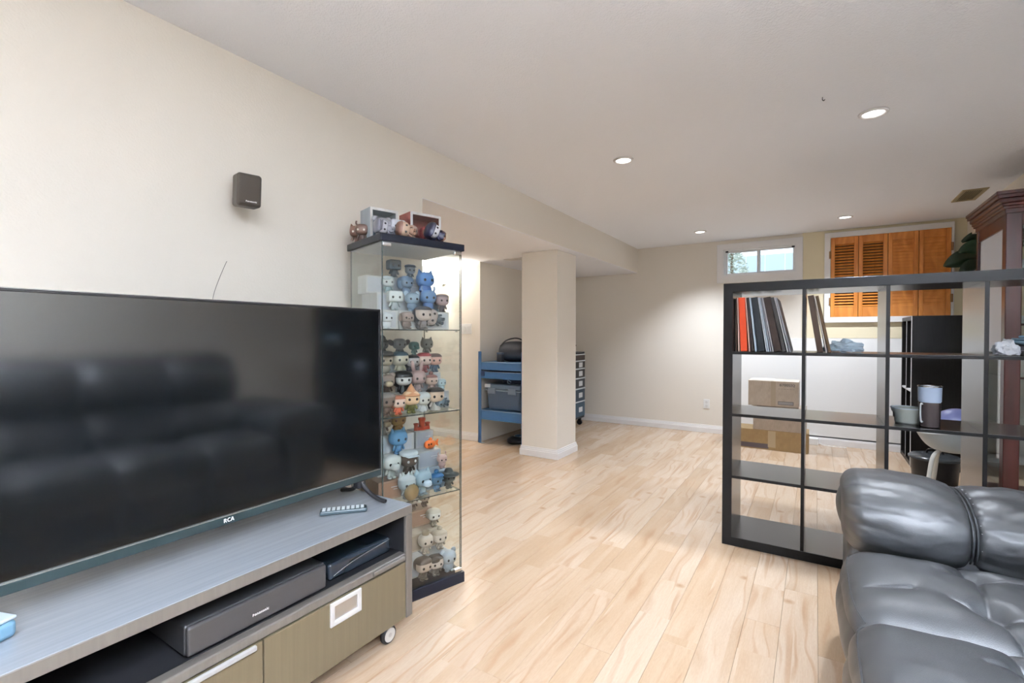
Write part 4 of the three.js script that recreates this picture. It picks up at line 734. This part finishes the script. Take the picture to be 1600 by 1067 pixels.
// stacked cartons on the floor
{
  const b = thing('cardboard_box', 'wide brown cardboard box on the floor, lowest of the three by the far wall', 'box', [-0.39, 0, -5.80]);
  const brown = M([0.44, 0.31, 0.15], 0.6, { map: rep(cardT, 3, 3) }), tapeM = M([0.52, 0.42, 0.27], 0.3);
  part('body', box(-0.34, 0.33, 0, 0.205, -0.15, 0.15, 0.003, 1), brown, b);
  part('dark_band', box(-0.338, -0.02, 0.012, 0.062, 0.1495, 0.1508), M([0.12, 0.10, 0.11], 0.6), b);
  const fl = new THREE.ExtrudeGeometry(new THREE.Shape([V2(-0.335, 0.2), V2(0.32, 0.2), V2(0.32, 0.15), V2(0.06, 0.105), V2(0.0, 0.06), V2(-0.05, 0.11), V2(-0.335, 0.158)]), { depth: 0.004, bevelEnabled: false }); fl.translate(0, 0, 0.1515);
  part('flap', metreUV(fl), brown, b); part('tape', box(-0.025, 0.045, 0.03, 0.2, 0.1556, 0.1564), tapeM, b);
  part('flap', box(0.33, 0.338, 0.01, 0.205, -0.14, 0.14, 0.001, 1), brown, b);
  const m = thing('cardboard_box', 'plain greyish cardboard box between the brown box and the printed one', 'box', [-0.315, 0.205, -5.80]);
  part('body', box(-0.24, 0.24, 0, 0.247, -0.15, 0.15, 0.003, 1), M([0.52, 0.45, 0.38], 0.6, { map: rep(cardT, 3, 3) }), m); part('tape', box(-0.022, 0.022, 0.16, 0.2475, 0.1495, 0.1512), tapeM, m);
  const t = thing('cardboard_box', 'pale printed cardboard box with a number, topmost of the three by the far wall', 'box', [-0.372, 0.452, -5.80]);
  const pale = M([0.58, 0.52, 0.45], 0.55, { map: rep(cardT, 3, 3) });
  part('body', box(-0.232, 0.232, 0.006, 0.27, -0.15, 0.15, 0.003, 1), pale, t);
  part('tape', box(-0.02, 0.025, 0.008, 0.268, 0.1497, 0.1506), M([0.44, 0.37, 0.28], 0.35), t);
  part('lid_flap', box(-0.21, 0.0, 0.270, 0.274, -0.14, 0.1, 0.001, 1), M([0.7, 0.66, 0.62], 0.5), t);
  part('skid', merge([box(-0.2, -0.15, 0, 0.008, -0.14, 0.14), box(0.15, 0.2, 0, 0.008, -0.14, 0.14)]), pale, t);
  const ink = M([0.13, 0.13, 0.14], 0.6), g = text('6700SIQ', 0.026); g.translate(0.128, 0.229, 0.1502); part('number', g, ink, t);
  part('fine_print', merge([0, 1, 2, 3, 4, 5].map((i) => box(0.045 + i * 0.026, 0.064 + i * 0.026, 0.188, 0.192, 0.1500, 0.1506))), M([0.3, 0.28, 0.26], 0.6), t);
  part('label_frame', merge([box(0.045, 0.185, 0.028, 0.033, 0.15, 0.1506), box(0.045, 0.185, 0.058, 0.063, 0.15, 0.1506), box(0.045, 0.05, 0.033, 0.058, 0.15, 0.1506), box(0.18, 0.185, 0.033, 0.058, 0.15, 0.1506)]), ink, t);
  part('label', box(0.05, 0.18, 0.033, 0.058, 0.1499, 0.1504), M([0.36, 0.36, 0.38], 0.5), t);
}
// narrow black cube unit, its open side towards the middle of the room
{
  const X0 = 0.735, X1 = 1.125, Z0 = -6.225, Z1 = -5.61, HH = 1.372, m = blackBrown2M;
  const c = thing('cube_unit', 'narrow black cube shelf unit standing against the far wall', 'shelving unit', [0, 0, 0]);
  part('side_panel', box(X0, X1, 0, HH, Z1 - 0.038, Z1, 0.002, 1), m, c); part('side_panel', box(X0, X1, 0, HH, Z0, Z0 + 0.038, 0.002, 1), m, c);
  part('top_panel', box(X0, X1, HH - 0.038, HH, Z0 + 0.038, Z1 - 0.038, 0.002, 1), m, c); part('bottom_panel', box(X0, X1, 0, 0.038, Z0 + 0.038, Z1 - 0.038, 0.002, 1), m, c);
  part('divider', box(X0 + 0.002, X1 - 0.002, 0.038, HH - 0.038, (Z0 + Z1) / 2 - 0.008, (Z0 + Z1) / 2 + 0.008, 0.001, 1), m, c);
  part('back_panel', box(X1 - 0.008, X1 - 0.002, 0.038, HH - 0.038, Z0 + 0.038, Z1 - 0.038), m, c);
  for (let i = 1; i < 4; i++) { const y = 0.038 + i * (HH - 0.076) / 4; part('shelf', box(X0 + 0.002, X1 - 0.008, y - 0.008, y + 0.008, Z0 + 0.038, Z1 - 0.038, 0.001, 1), i === 2 ? M([0.6, 0.6, 0.6], 0.4) : m, c); }  // middle shelf coloured pale for the glare on it
  const pale = M([0.5, 0.5, 0.5], 0.35); part('edge_tone', box(X0 - 0.0015, X0, 0.0, HH, Z1 - 0.038, Z1), pale, c); part('edge_tone', box(X0 - 0.0015, X0, 0.038, HH - 0.038, (Z0 + Z1) / 2 - 0.008, (Z0 + Z1) / 2 + 0.008), pale, c);  // glare along the front edges painted as pale strips
}
{ // black lidded bin, tub chair and ball
  const b = thing('storage_bin', 'black lidded bin on the floor in front of the narrow cube unit', 'bin', [0.80, 0, -4.98]);
  part('tub', lathe([[0, 0], [0.135, 0], [0.15, 0.22], [0.155, 0.232]], 36), blackSatin, b); part('lid', lathe([[0.162, 0.222], [0.165, 0.236], [0.15, 0.25], [0.06, 0.262], [0, 0.264]], 36), M([0.05, 0.055, 0.06], 0.22), b); part('handle', tube([[-0.05, 0.262, 0], [-0.04, 0.29, 0], [0.04, 0.29, 0], [0.05, 0.262, 0]], 0.008, 18, 8), blackSatin, b);
  const c = thing('tub_chair', 'grey moulded tub chair with pale curved legs, behind the black shelving', 'chair', [0.765, 0, -4.2], -0.3);
  const shellPt = (u, v, o) => { // u round, v from the seat centre to the rim
    const a = u * Math.PI * 2, back = 0.5 - 0.5 * Math.cos(a - 0), r = (0.185 - o) * Math.pow(v, 0.62), lift = Math.pow(v, 2.2) * (0.115 + 0.07 * Math.pow(back, 1.5));
    return [-Math.cos(a) * r, 0.43 + o * 0.6 + lift, Math.sin(a) * r * 0.97];
  };
  const outer = grid(64, 18, (u, v) => shellPt(u, v, 0)), inner = grid(64, 18, (u, v) => { const p = shellPt(1 - u, v, 0.012); p[1] += 0.008; return p; });
  part('shell', merge([outer, inner]), M([0.36, 0.40, 0.41], 0.35, { side: THREE.DoubleSide }), c);
  const rim = []; for (let i = 0; i < 64; i++) { const p = shellPt(i / 64, 1, 0.006); rim.push([p[0], p[1] + 0.002, p[2]]); } part('rim', tube(rim, 0.0095, 128, 8, true), M([0.48, 0.51, 0.52], 0.35), c);
  for (let i = 0; i < 4; i++) { const a = Math.PI / 4 + i * Math.PI / 2, C = Math.cos(a), S = Math.sin(a); part('leg', tube([[C * 0.07, 0.445, S * 0.07], [C * 0.115, 0.41, S * 0.115], [C * 0.15, 0.24, S * 0.15], [C * 0.19, 0.0075, S * 0.19]], 0.0125, 24, 10), M([0.66, 0.66, 0.62], 0.35), c); }
  single('exercise_ball', new THREE.SphereGeometry(0.135, 40, 28), M([0.15, 0.17, 0.36], 0.4), 'lavender-blue ball resting in the grey tub chair', 'ball', [0.785, 0.583, -4.2]);
}
// dark cherry curio cabinet
{
  const X0 = 1.0, X1 = 1.44, Z0 = -4.86, Z1 = -4.2, HH = 1.97, wood = M([0.5, 0.47, 0.47], 0.3, { map: rep(cherryT, 2, 1), specularIntensity: 0.6, clearcoat: 0.35, clearcoatRoughness: 0.25 });
  const c = thing('curio_cabinet', 'tall dark cherry wood curio cabinet with glass sides and a moulded crown', 'display cabinet', [0, 0, 0]);
  const pw = 0.075, bw = 0.035;
  for (const [x, z, wx, wz] of [[X0, Z1 - pw, pw, pw], [X1 - pw, Z1 - pw, pw, pw], [X0, Z0, bw, bw], [X1 - bw, Z0, bw, bw]]) part('post', box(x, x + wx, 0.05, HH, z, z + wz, 0.006, 2), wood, c);
  part('plinth', box(X0 - 0.012, X1 + 0.012, 0, 0.10, Z0 - 0.0, Z1 + 0.012, 0.006, 2), wood, c);
  part('floor_board', box(X0 + 0.01, X1 - 0.01, 0.10, 0.118, Z0 + 0.01, Z1 - 0.01), wood, c);
  part('top_rail', merge([box(X0 + 0.006, X0 + 0.03, HH - 0.09, HH, Z0 + bw, Z1 - pw), box(X1 - 0.03, X1 - 0.006, HH - 0.09, HH, Z0 + bw, Z1 - pw), box(X0 + pw, X1 - pw, HH - 0.09, HH, Z1 - 0.03, Z1 - 0.006), box(X0 + bw, X1 - bw, HH - 0.09, HH, Z0 + 0.006, Z0 + 0.03)]), wood, c);
  const cr = (o, y0, y1, r = 0.004) => box(X0 - o, X1 + o, y0, y1, Z0 - Math.min(o, 0.02), Z1 + o, r, 2);
  part('crown', merge([cr(0.006, HH - 0.012, HH + 0.02), cr(0.016, HH + 0.018, HH + 0.034), cr(0.026, HH + 0.032, HH + 0.055, 0.01), cr(0.038, HH + 0.05, HH + 0.085, 0.014), cr(0.05, HH + 0.08, HH + 0.102), cr(0.058, HH + 0.1, HH + 0.122)]), wood, c);
  part('pane', box(X0 + 0.016, X0 + 0.020, 0.12, 1.085, Z0 + bw, Z1 - pw), glassM, c); part('whitish_pane', box(X0 + 0.016, X0 + 0.020, 1.085, HH - 0.09, Z0 + bw, Z1 - pw), M([0.78, 0.82, 0.9], 0.6, { transmission: 0.45, thickness: 0 }), c, 'whitish half-clear upper side pane'); part('pane', box(X1 - 0.020, X1 - 0.016, 0.12, HH - 0.09, Z0 + bw, Z1 - pw), glassM, c);  // upper side pane made whitish and half clear
  part('door', box(X0 + pw, X1 - pw, 0.12, HH - 0.09, Z1 - 0.020, Z1 - 0.016), glassM, c); part('pane', box(X0 + bw, X1 - bw, 0.12, HH - 0.09, Z0 + 0.016, Z0 + 0.020), glassM, c);
  for (const y of [0.62, 0.935, 1.27, 1.55]) part('shelf', merge([box(X0 + 0.03, X1 - 0.03, y - 0.006, y, Z0 + 0.04, Z1 - 0.035)]), shelfGlassM, c), part('shelf_edge', merge([box(X0 + 0.03, X1 - 0.03, y - 0.012, y + 0.001, Z1 - 0.036, Z1 - 0.030)]), wood, c);
  // added crockery inside, standing in for pale reflections in the glass
  const chinaM = M([0.80, 0.82, 0.86], 0.2);
  const plate = lathe([[0, 0.003], [0.06, 0.003], [0.09, 0.012], [0.105, 0.018], [0.104, 0.021], [0.088, 0.015], [0.06, 0.007], [0, 0.007]], 36);
  for (let i = 0; i < 5; i++) single('plate', plate, chinaM, ['lowest', 'second lowest', 'middle', 'second highest', 'highest'][i] + ' added white plate of the stack in the dark cherry cabinet', 'plate', [1.17, 1.2705 + i * 0.0085, -4.50], 'added white plates in the dark cherry cabinet');
  const tu = thing('tureen', 'added white lidded tureen on the upper glass shelf of the cherry cabinet', 'tureen', [1.19, 1.55, -4.48]);
  part('bowl', lathe([[0, 0], [0.05, 0], [0.055, 0.012], [0.09, 0.05], [0.105, 0.1], [0.1, 0.1], [0.085, 0.055], [0, 0.02]], 36), chinaM, tu); part('lid', lathe([[0.106, 0.1], [0.1, 0.112], [0.06, 0.145], [0.02, 0.158], [0.014, 0.17], [0.018, 0.182], [0, 0.19]], 36), chinaM, tu);
  for (const s of [-1, 1]) part('handle', tube([[s * 0.1, 0.09, 0], [s * 0.128, 0.092, 0], [s * 0.13, 0.065, 0], [s * 0.094, 0.06, 0]], 0.007, 18, 8), chinaM, tu);
  const vs = thing('vase', 'added pale blue glass vase on the middle glass shelf of the cherry cabinet', 'vase', [1.3, 0.935, -4.4]);
  part('body', lathe([[0, 0], [0.04, 0], [0.055, 0.03], [0.06, 0.09], [0.035, 0.15], [0.028, 0.18], [0.04, 0.2], [0.036, 0.2], [0.024, 0.18], [0.03, 0.15], [0.054, 0.09], [0, 0.02]], 36), M([0.4, 0.6, 0.72], 0.15), vs);
}

// ================================================================ blue metal rack and drawer tower in the alcove
{
  const X0 = -3.155, X1 = -2.56, Z1 = -4.285, Z0 = -5.28, blue = M([0.04, 0.125, 0.27], 0.38), edge = M([0.45, 0.55, 0.66], 0.3, { metalness: 0.5 });
  const r = thing('metal_rack', 'blue steel storage rack behind the pillar in the alcove', 'rack', [0, 0, 0]);
  const post = (x, z, sx, sz) => merge([box(x, x + sx * 0.038, 0.004, 1.015, z, z - sz * 0.004), box(x, x + sx * 0.004, 0.004, 1.015, z, z - sz * 0.038)].map((g) => g));
  const pb2 = (x, z, sx, sz) => { const a = Math.min(x, x + sx * 0.04), b = Math.max(x, x + sx * 0.04), c = Math.min(z, z + sz * 0.04), d = Math.max(z, z + sz * 0.04); const z0 = sz < 0 ? z - 0.004 : z, z1 = sz < 0 ? z : z + 0.004, x0 = sx < 0 ? x - 0.004 : x, x1 = sx < 0 ? x : x + 0.004; return merge([box(a, b, 0.004, 1.015, z0, z1), box(x0, x1, 0.004, 1.015, c, d)]); };
  for (const [x, z, sx, sz] of [[X0, Z1, 1, -1], [X1, Z1, -1, -1], [X0, Z0, 1, 1], [X1, Z0, -1, 1]]) { const p = part('post', pb2(x, z, sx, sz), blue, r); part('foot', box(Math.min(x, x + sx * 0.055), Math.max(x, x + sx * 0.055), 0, 0.005, Math.min(z, z + sz * 0.055), Math.max(z, z + sz * 0.055)), steel, p); }
  const deck = (y, h) => { const d = part('shelf', merge([box(X0 + 0.004, X1 - 0.004, y - 0.012, y, Z0 + 0.004, Z1 - 0.004, 0.003, 1), box(X0 + 0.004, X1 - 0.004, y - h, y - 0.010, Z1 - 0.010, Z1 - 0.0045), box(X0 + 0.004, X1 - 0.004, y - h, y - 0.010, Z0 + 0.0045, Z0 + 0.010), box(X0 + 0.0045, X0 + 0.010, y - h, y - 0.010, Z0 + 0.01, Z1 - 0.01), box(X1 - 0.010, X1 - 0.0045, y - h, y - 0.010, Z0 + 0.01, Z1 - 0.01)]), blue, r); part('edge', box(X0 + 0.04, X1 - 0.04, y - 0.004, y + 0.001, Z1 - 0.0042, Z1 - 0.001), edge, d); };
  deck(0.90, 0.085); deck(0.795, 0.075); deck(0.372, 0.105);
  part('clip', box(X0 + 0.042, X0 + 0.085, 0.745, 0.80, Z1 - 0.004, Z1 + 0.012, 0.004, 2), M([0.01, 0.03, 0.09], 0.4), r, 'dark blue plastic clip');
  const b = thing('storage_tote', 'grey-blue lidded plastic storage tote on the blue rack', 'storage box', [(X0 + X1) / 2, 0.372, -4.62]);
  const grey = M([0.06, 0.095, 0.145], 0.35);
  const tub = new RoundedBoxGeometry(0.44, 0.235, 0.6, 4, 0.03), p = tub.attributes.position; for (let i = 0; i < p.count; i++) { const k = 1 - 0.07 * (0.5 - p.getY(i) / 0.235); p.setX(i, p.getX(i) * k); p.setZ(i, p.getZ(i) * k); } tub.translate(0, 0.118, 0); tub.computeVertexNormals();
  part('tub', tub, grey, b); part('lid', box(-0.235, 0.235, 0.225, 0.29, -0.315, 0.315, 0.026, 4), M([0.10, 0.145, 0.205], 0.32), b);
  part('rim', box(-0.232, 0.232, 0.214, 0.226, -0.312, 0.312, 0.005, 2), M([0.26, 0.33, 0.41], 0.3), b);
  for (const x of [-0.13, 0.13]) part('latch', box(x - 0.05, x + 0.05, 0.185, 0.245, 0.306, 0.322, 0.006, 2), M([0.17, 0.22, 0.28], 0.3), b);
  part('label', box(-0.222, -0.15, 0.25, 0.286, 0.3145, 0.3165), M([0.66, 0.72, 0.78], 0.5), b);
  const d = thing('tool_case', 'dark navy case with a pale curved handle on the lid of the tote', 'case', [-2.80, 0.662, -4.62]);
  part('body', box(-0.13, 0.13, 0, 0.052, -0.2, 0.2, 0.015, 3), M([0.015, 0.03, 0.07], 0.4), d); part('handle', tube([[-0.01, 0.02, 0.2], [-0.03, 0.04, 0.235], [-0.025, 0.01, 0.24], [0.0, 0.0, 0.22]], 0.006, 18, 8), M([0.3, 0.42, 0.55], 0.3), d);
  const g = thing('duffel_bag', 'black padded bag slumped on top of the blue rack', 'bag', [-2.835, 0.90, -4.58], 0.2);
  part('body', superball(0.20, 0.115, 0.15, 0, 0.112, 0, 0.72, 32, 22), M([0.012, 0.014, 0.02], 0.6), g); part('strap', tube([[-0.16, 0.17, 0.1], [-0.09, 0.235, 0.1], [0.02, 0.26, 0.08], [0.1, 0.235, 0.08], [0.16, 0.16, 0.09]], 0.008, 30, 8), blackSatin, g); part('zip', tube([[-0.19, 0.13, 0.06], [-0.1, 0.21, 0.05], [0.05, 0.226, 0.03], [0.17, 0.17, 0.03]], 0.003, 24, 6), steel, g);
  const w = thing('small_black_box', 'small upright black box beside the bag on the blue rack', 'box', [-2.935, 0.90, -4.40]);
  part('body', box(-0.03, 0.03, 0, 0.1, -0.03, 0.03, 0.003, 1), blackSatin, w); part('lid', box(-0.032, 0.032, 0.085, 0.104, -0.032, 0.032, 0.003, 1), M([0.02, 0.03, 0.05], 0.4), w);
  const v = thing('round_dome', 'round black dome with a chrome cap on the floor under the rack', 'weight', [-2.80, 0, -4.55]);  // dark round dome on the floor, kind unclear
  part('disc', lathe([[0, 0], [0.115, 0], [0.125, 0.014], [0.12, 0.04], [0.08, 0.062], [0.04, 0.07], [0, 0.07]], 36), blackSatin, v); part('cap', lathe([[0.05, 0.066], [0.046, 0.078], [0.02, 0.086], [0, 0.087]], 28), chrome, v);
}
{
  const X0 = -3.08, X1 = -2.60, Z0 = -5.94, Z1 = -5.33;
  const t = thing('drawer_tower', 'tall dark drawer tower on castors in the alcove corner, five drawers', 'drawer tower', [0, 0, 0]);
  const dk = M([0.022, 0.028, 0.036], 0.4);
  part('carcass', merge([box(X0, X1 - 0.012, 0.10, 0.125, Z0, Z1, 0.004, 1), box(X0, X1 - 0.012, 0.955, 0.975, Z0, Z1, 0.004, 1), box(X0, X1 - 0.012, 0.125, 0.955, Z0, Z0 + 0.012), box(X0, X1 - 0.012, 0.125, 0.955, Z1 - 0.012, Z1), box(X0, X0 + 0.01, 0.125, 0.955, Z0 + 0.012, Z1 - 0.012)]), dk, t);
  const ys = [0.128, 0.335, 0.505, 0.64, 0.765, 0.868, 0.952], tone = [[0.03, 0.075, 0.12], [0.028, 0.055, 0.085], [0.03, 0.036, 0.045], [0.03, 0.032, 0.036], [0.032, 0.03, 0.03], [0.045, 0.032, 0.028]];
  for (let i = 0; i < 6; i++) {
    const d = part('drawer', box(X0 + 0.02, X1, ys[i], ys[i + 1] - 0.018, Z0 + 0.014, Z1 - 0.014, 0.006, 2), M(tone[i], 0.4), t);
    part('rail', box(X1 - 0.02, X1 + 0.006, ys[i + 1] - 0.017, ys[i + 1] - 0.003, Z0 + 0.004, Z1 - 0.004, 0.003, 1), M([0.58, 0.62, 0.66], 0.35), d);
    if (i < 5) for (const z of [Z0 + 0.15, Z1 - 0.15]) part('label', box(X1 - 0.001, X1 + 0.002, (ys[i] + ys[i + 1]) / 2 - 0.042, (ys[i] + ys[i + 1]) / 2 + 0.022, z - 0.055, z + 0.055, 0.001, 1), M([0.6, 0.62, 0.64], 0.5), d);
  }
  for (const [x, z] of [[X0 + 0.05, Z0 + 0.05], [X1 - 0.06, Z0 + 0.05], [X0 + 0.05, Z1 - 0.05], [X1 - 0.06, Z1 - 0.05]]) part('castor', merge([cyl(0.035, 0.035, 0.022, x, 0.035, z, 20, 'z'), box(x - 0.02, x + 0.02, 0.04, 0.102, z - 0.016, z + 0.016, 0.004, 1)]), blackSatin, t);
  const k = thing('black_clamp', 'small black clamp lying on the dark drawer tower', 'tool', [-2.70, 0.975, -5.70], 0.4);
  part('base', box(-0.06, 0.06, 0, 0.03, -0.05, 0.05, 0.006, 2), blackSatin, k); part('arm', tube([[-0.05, 0.03, 0], [-0.03, 0.075, 0], [0.03, 0.095, 0], [0.07, 0.085, 0]], 0.009, 18, 8), M([0.06, 0.02, 0.02], 0.5), k);
}

// ================================================================ grey leather sofa
{
  const s = thing('sofa', 'dark grey leather reclining sofa with tufted seats and a fat pillow arm', 'sofa', [0, 0, 0]);
  const W0 = -2.02, SW = 0.475, SEATS = 3, BX = 0.62, RX = 1.06;
  const clamp = (x, a, b) => Math.max(a, Math.min(b, x)), sm = (a, b, x) => { const t = clamp((x - a) / (b - a), 0, 1); return t * t * (3 - 2 * t); };
  // frame
  part('base', box(0.125, RX - 0.04, 0.03, 0.30, W0 - 0.36, W0 + SEATS * SW + 0.36, 0.03, 3), leatherPanelM, s);
  for (let k = 0; k < SEATS; k++) {
    const z0 = W0 + k * SW, zc = z0 + SW / 2;
    // tufts: [x, dz from centre]
    const tufts = [[0.40, -0.135], [0.385, 0.095]];
    const creases = [[[0.40, -0.135], [0.385, 0.095]], [[0.40, -0.135], [0.36, -0.24]], [[0.385, 0.095], [0.42, 0.24]], [[0.40, -0.135], [0.64, -0.15]], [[0.385, 0.095], [0.64, 0.12]], [[0.235, 0.045], [0.125, 0.095]], [[0.40, -0.135], [0.32, -0.11]], [[0.385, 0.095], [0.31, 0.07]]];
    const seg = (px, pz, [[ax, az], [bx, bz]]) => { const dx = bx - ax, dz = bz - az, t = clamp(((px - ax) * dx + (pz - az) * dz) / (dx * dx + dz * dz), 0, 1); return [Math.hypot(px - ax - t * dx, pz - az - t * dz), t]; };
    const prof = (t) => { // t 0..1 from under the front edge, round it and back
      if (t < 0.22) { const q = t / 0.22; return [0.100 - 0.028 * Math.sin(q * Math.PI * 0.9), 0.255 + q * 0.155]; }
      if (t < 0.42) { const a = (t - 0.22) / 0.20 * Math.PI / 2; return [0.083 + 0.075 * (1 - Math.cos(a)), 0.41 + 0.072 * Math.sin(a)]; }
      const q = (t - 0.42) / 0.58; return [0.158 + q * 0.52, 0.482 + 0.014 * Math.sin(q * Math.PI * 0.8) - 0.012 * q];
    };
    const g = grid(150, 170, (v, t) => {
      const dz = (v - 0.5) * SW, e = Math.abs(v - 0.5) * 2; let [x, y] = prof(t);
      const edge = Math.pow(e, 7), top = sm(0.3, 0.5, t);
      y -= edge * 0.036 * (0.35 + 0.65 * sm(0.1, 0.42, t)); x += edge * 0.03 * (1 - top);
      const puff = 1 - Math.pow(e, 3); y += 0.012 * puff * top; x -= 0.010 * puff * (1 - top);
      if (top > 0) {
        let drop = 0;
        for (const [tx, tz] of tufts) { const d = Math.hypot(x - tx, dz - tz); drop += 0.022 * Math.exp(-(d * d) / 0.0011) + 0.012 * Math.exp(-d / 0.010); }
        for (const c of creases) { const [d, q] = seg(x, dz, c); drop += (0.017 * Math.exp(-d / 0.0055) + 0.008 * Math.exp(-(d * d) / 0.0014)) * (1 - 0.55 * q); }
        y -= Math.min(drop, 0.042) * top;
      }
      const wr = (vnoise(x * 16 + 3, dz * 13 + k * 9, 91) - 0.5) * 0.006 + (vnoise(x * 40, dz * 26 + k * 7, 92) - 0.5) * 0.0016; y += wr * top; x += wr * (1 - top);
      return [x, y, zc + dz];
    });
    { const uv = g.attributes.uv, pp = g.attributes.position; for (let i = 0; i < uv.count; i++) uv.setXY(i, pp.getZ(i), pp.getX(i) + pp.getY(i)); }
    const c = part('seat_cushion', g, leatherM, s);
    // welt seam along the front top edge
    const pts = []; for (let i = 0; i <= 30; i++) { const v = 0.03 + 0.94 * i / 30, e = Math.abs(v - 0.5) * 2; const [x, y] = prof(0.30); pts.push([x - 0.010 * (1 - e ** 3) * 0.9 + e ** 7 * 0.03 + 0.001, y - e ** 7 * 0.036 * 0.75 + 0.003, zc + (v - 0.5) * SW]); }
    part('welt', tube(pts, 0.0028, 60, 6), leatherPanelM, c);
    part('front_panel', box(0.098, 0.14, 0.05, 0.30, z0 + 0.004, z0 + SW - 0.004, 0.018, 4), leatherPanelM, s);
    // backrest: lumbar roll and head pillow, gathered towards the middle
    const bk = grid(48, 90, (v, t) => {
      const e = Math.abs(v - 0.5) * 2, y = 0.44 + t * 0.63, lobes = t < 0.44 ? Math.sin(Math.PI * (t / 0.44)) ** 0.7 * 0.10 : t < 0.98 ? Math.sin(Math.PI * clamp((t - 0.44) / 0.5, 0, 1)) ** 0.6 * 0.115 : 0;
      const lean = 0.60 + t * 0.16; let x = lean - lobes * (1 - 0.45 * e ** 6) + e ** 9 * 0.03;
      x += 0.016 * Math.exp(-Math.pow((t - 0.22) / 0.06, 2)) * Math.exp(-Math.pow((v - 0.5) / 0.08, 2)) + (vnoise(v * 12 + k * 5, t * 18, 95) - 0.5) * 0.008;
      const roll = t > 0.9 ? (t - 0.9) / 0.1 : 0; return [x + roll * roll * 0.19, y - roll * roll * 0.015 - e ** 8 * 0.015, zc + (v - 0.5) * SW];
    });
    { const uv = bk.attributes.uv, pp = bk.attributes.position; for (let i = 0; i < uv.count; i++) uv.setXY(i, pp.getZ(i), pp.getY(i)); }
    part('back_cushion', bk, leatherM, s);
  }
  part('back_panel', box(0.78, RX, 0.06, 1.03, W0 - 0.02, W0 + SEATS * SW + 0.02, 0.04, 4), leatherPanelM, s);
  // arms: fat pillow over a panel
  for (const [zc, far] of [[W0 - 0.225, 1], [W0 + SEATS * SW + 0.225, 0]]) {
    const X0 = 0.080, X1 = 0.98, L = X1 - X0;
    const g = grid(190, 150, (t, u) => {
      const x = X0 + t * L, a = -Math.PI * 0.30 + u * Math.PI * 1.60;                       // u runs from the low inner side over the top to the low outer side
      const cap = t < 0.07 ? Math.sqrt(Math.max(0, 1 - Math.pow(1 - t / 0.07, 2))) : 1;
      const seamT = 0.385, pinch = 0.022 * Math.exp(-Math.pow((t - seamT) / 0.012, 2)) + 0.012 * Math.exp(-Math.pow((t - seamT) / 0.05, 2));
      const swell = t < seamT ? Math.sin(Math.PI * clamp(t / seamT, 0, 1)) * 0.014 : Math.sin(Math.PI * clamp((t - seamT) / (1 - seamT), 0, 1)) * 0.008;
      const gather = t < 0.3 ? 0.020 * (Math.pow(Math.abs(Math.sin(a * 5.2 + 0.9 * Math.sin(a * 2.3) + t * 2)), 0.6) - 0.72) * Math.exp(-t / 0.075) * sm(0.0, 0.025, t) * (0.35 + 0.65 * sm(0.05, 0.3, u)) : 0;
      const wr = (vnoise(x * 14, a * 5, 97) - 0.5) * 0.010 * (t < seamT ? 0.6 : 1.5) + (vnoise(x * 36, a * 11, 98) - 0.5) * 0.0025;
      const k = (0.35 + 0.65 * cap), rz = (0.235 + swell - pinch + gather + wr) * k, ry = ((a < 0 || a > Math.PI ? 0.150 : 0.118) + swell - pinch + gather + wr) * (0.5 + 0.5 * cap);
      const ca = Math.cos(a), sa = Math.sin(a), px = (q, n) => Math.sign(q) * Math.pow(Math.abs(q), n);
      let z = px(ca, 0.92) * rz, y = 0.555 + px(sa, 0.88) * ry - 0.02 * t;
      const dirn = 1; if (a < 0 || a > Math.PI) y = 0.555 + sa * ry - 0.02 * t;
      return [x - (1 - cap) * 0.0 + (1 - cap) * 0.004, y, zc + z * dirn];
    });
    { const uv = g.attributes.uv; for (let i = 0; i < uv.count; i++) uv.setXY(i, uv.getX(i) * L, uv.getY(i) * 0.8); }
    const arm = part('arm_pillow', g, leatherM, s);
    const face = grid(40, 40, (u, v) => { const a = u * Math.PI * 2, r = v; const w = 0.015 * (1 - r * r); return [X0 + 0.005 - w, 0.555 + Math.sin(a) * r * (Math.sin(a) < 0 ? 0.075 : 0.059), zc + Math.cos(a) * r * 0.083]; });
    part('arm_cap', face, leatherM, arm);
    // double-stitched seam across the pillow
    const onArm = (u, k, st) => { const a = -Math.PI * 0.30 + u * Math.PI * 1.60, px = (q, n) => Math.sign(q) * Math.pow(Math.abs(q), n), low = a < 0 || a > Math.PI; return [X0 + st * L, (low ? 0.555 + Math.sin(a) * (0.150 + k) : 0.555 + px(Math.sin(a), 0.88) * (0.118 + k)) - 0.02 * st, zc + px(Math.cos(a), 0.92) * (0.235 + k)]; };
    for (const st of [0.379, 0.391]) { const pts = []; for (let i = 0; i <= 36; i++) pts.push(onArm(0.06 + 0.88 * i / 36, -0.0175, st)); part('seam_welt', tube(pts, 0.0032, 80, 6), leatherPanelM, arm); }
    for (let i = 0; i < 16; i++) part('stitch', ball(0.003, 0.0018, 0.0024, 0, 0, 0, 8, 6), threadM, arm).position.set(...onArm(0.16 + 0.62 * i / 15, -0.0145, 0.402));
    part('arm_panel', box(0.10, 0.98, 0.05, 0.50, zc - 0.17, zc + 0.17, 0.05, 4), leatherPanelM, s);
  }
  for (const [x, z] of [[0.2, W0 - 0.3], [0.95, W0 - 0.3], [0.2, W0 + SEATS * SW + 0.3], [0.95, W0 + SEATS * SW + 0.3]]) part('foot', cyl(0.028, 0.022, 0.052, x, 0.026, z, 16), blackSatin, s);
}

renderer.render(scene, camera);
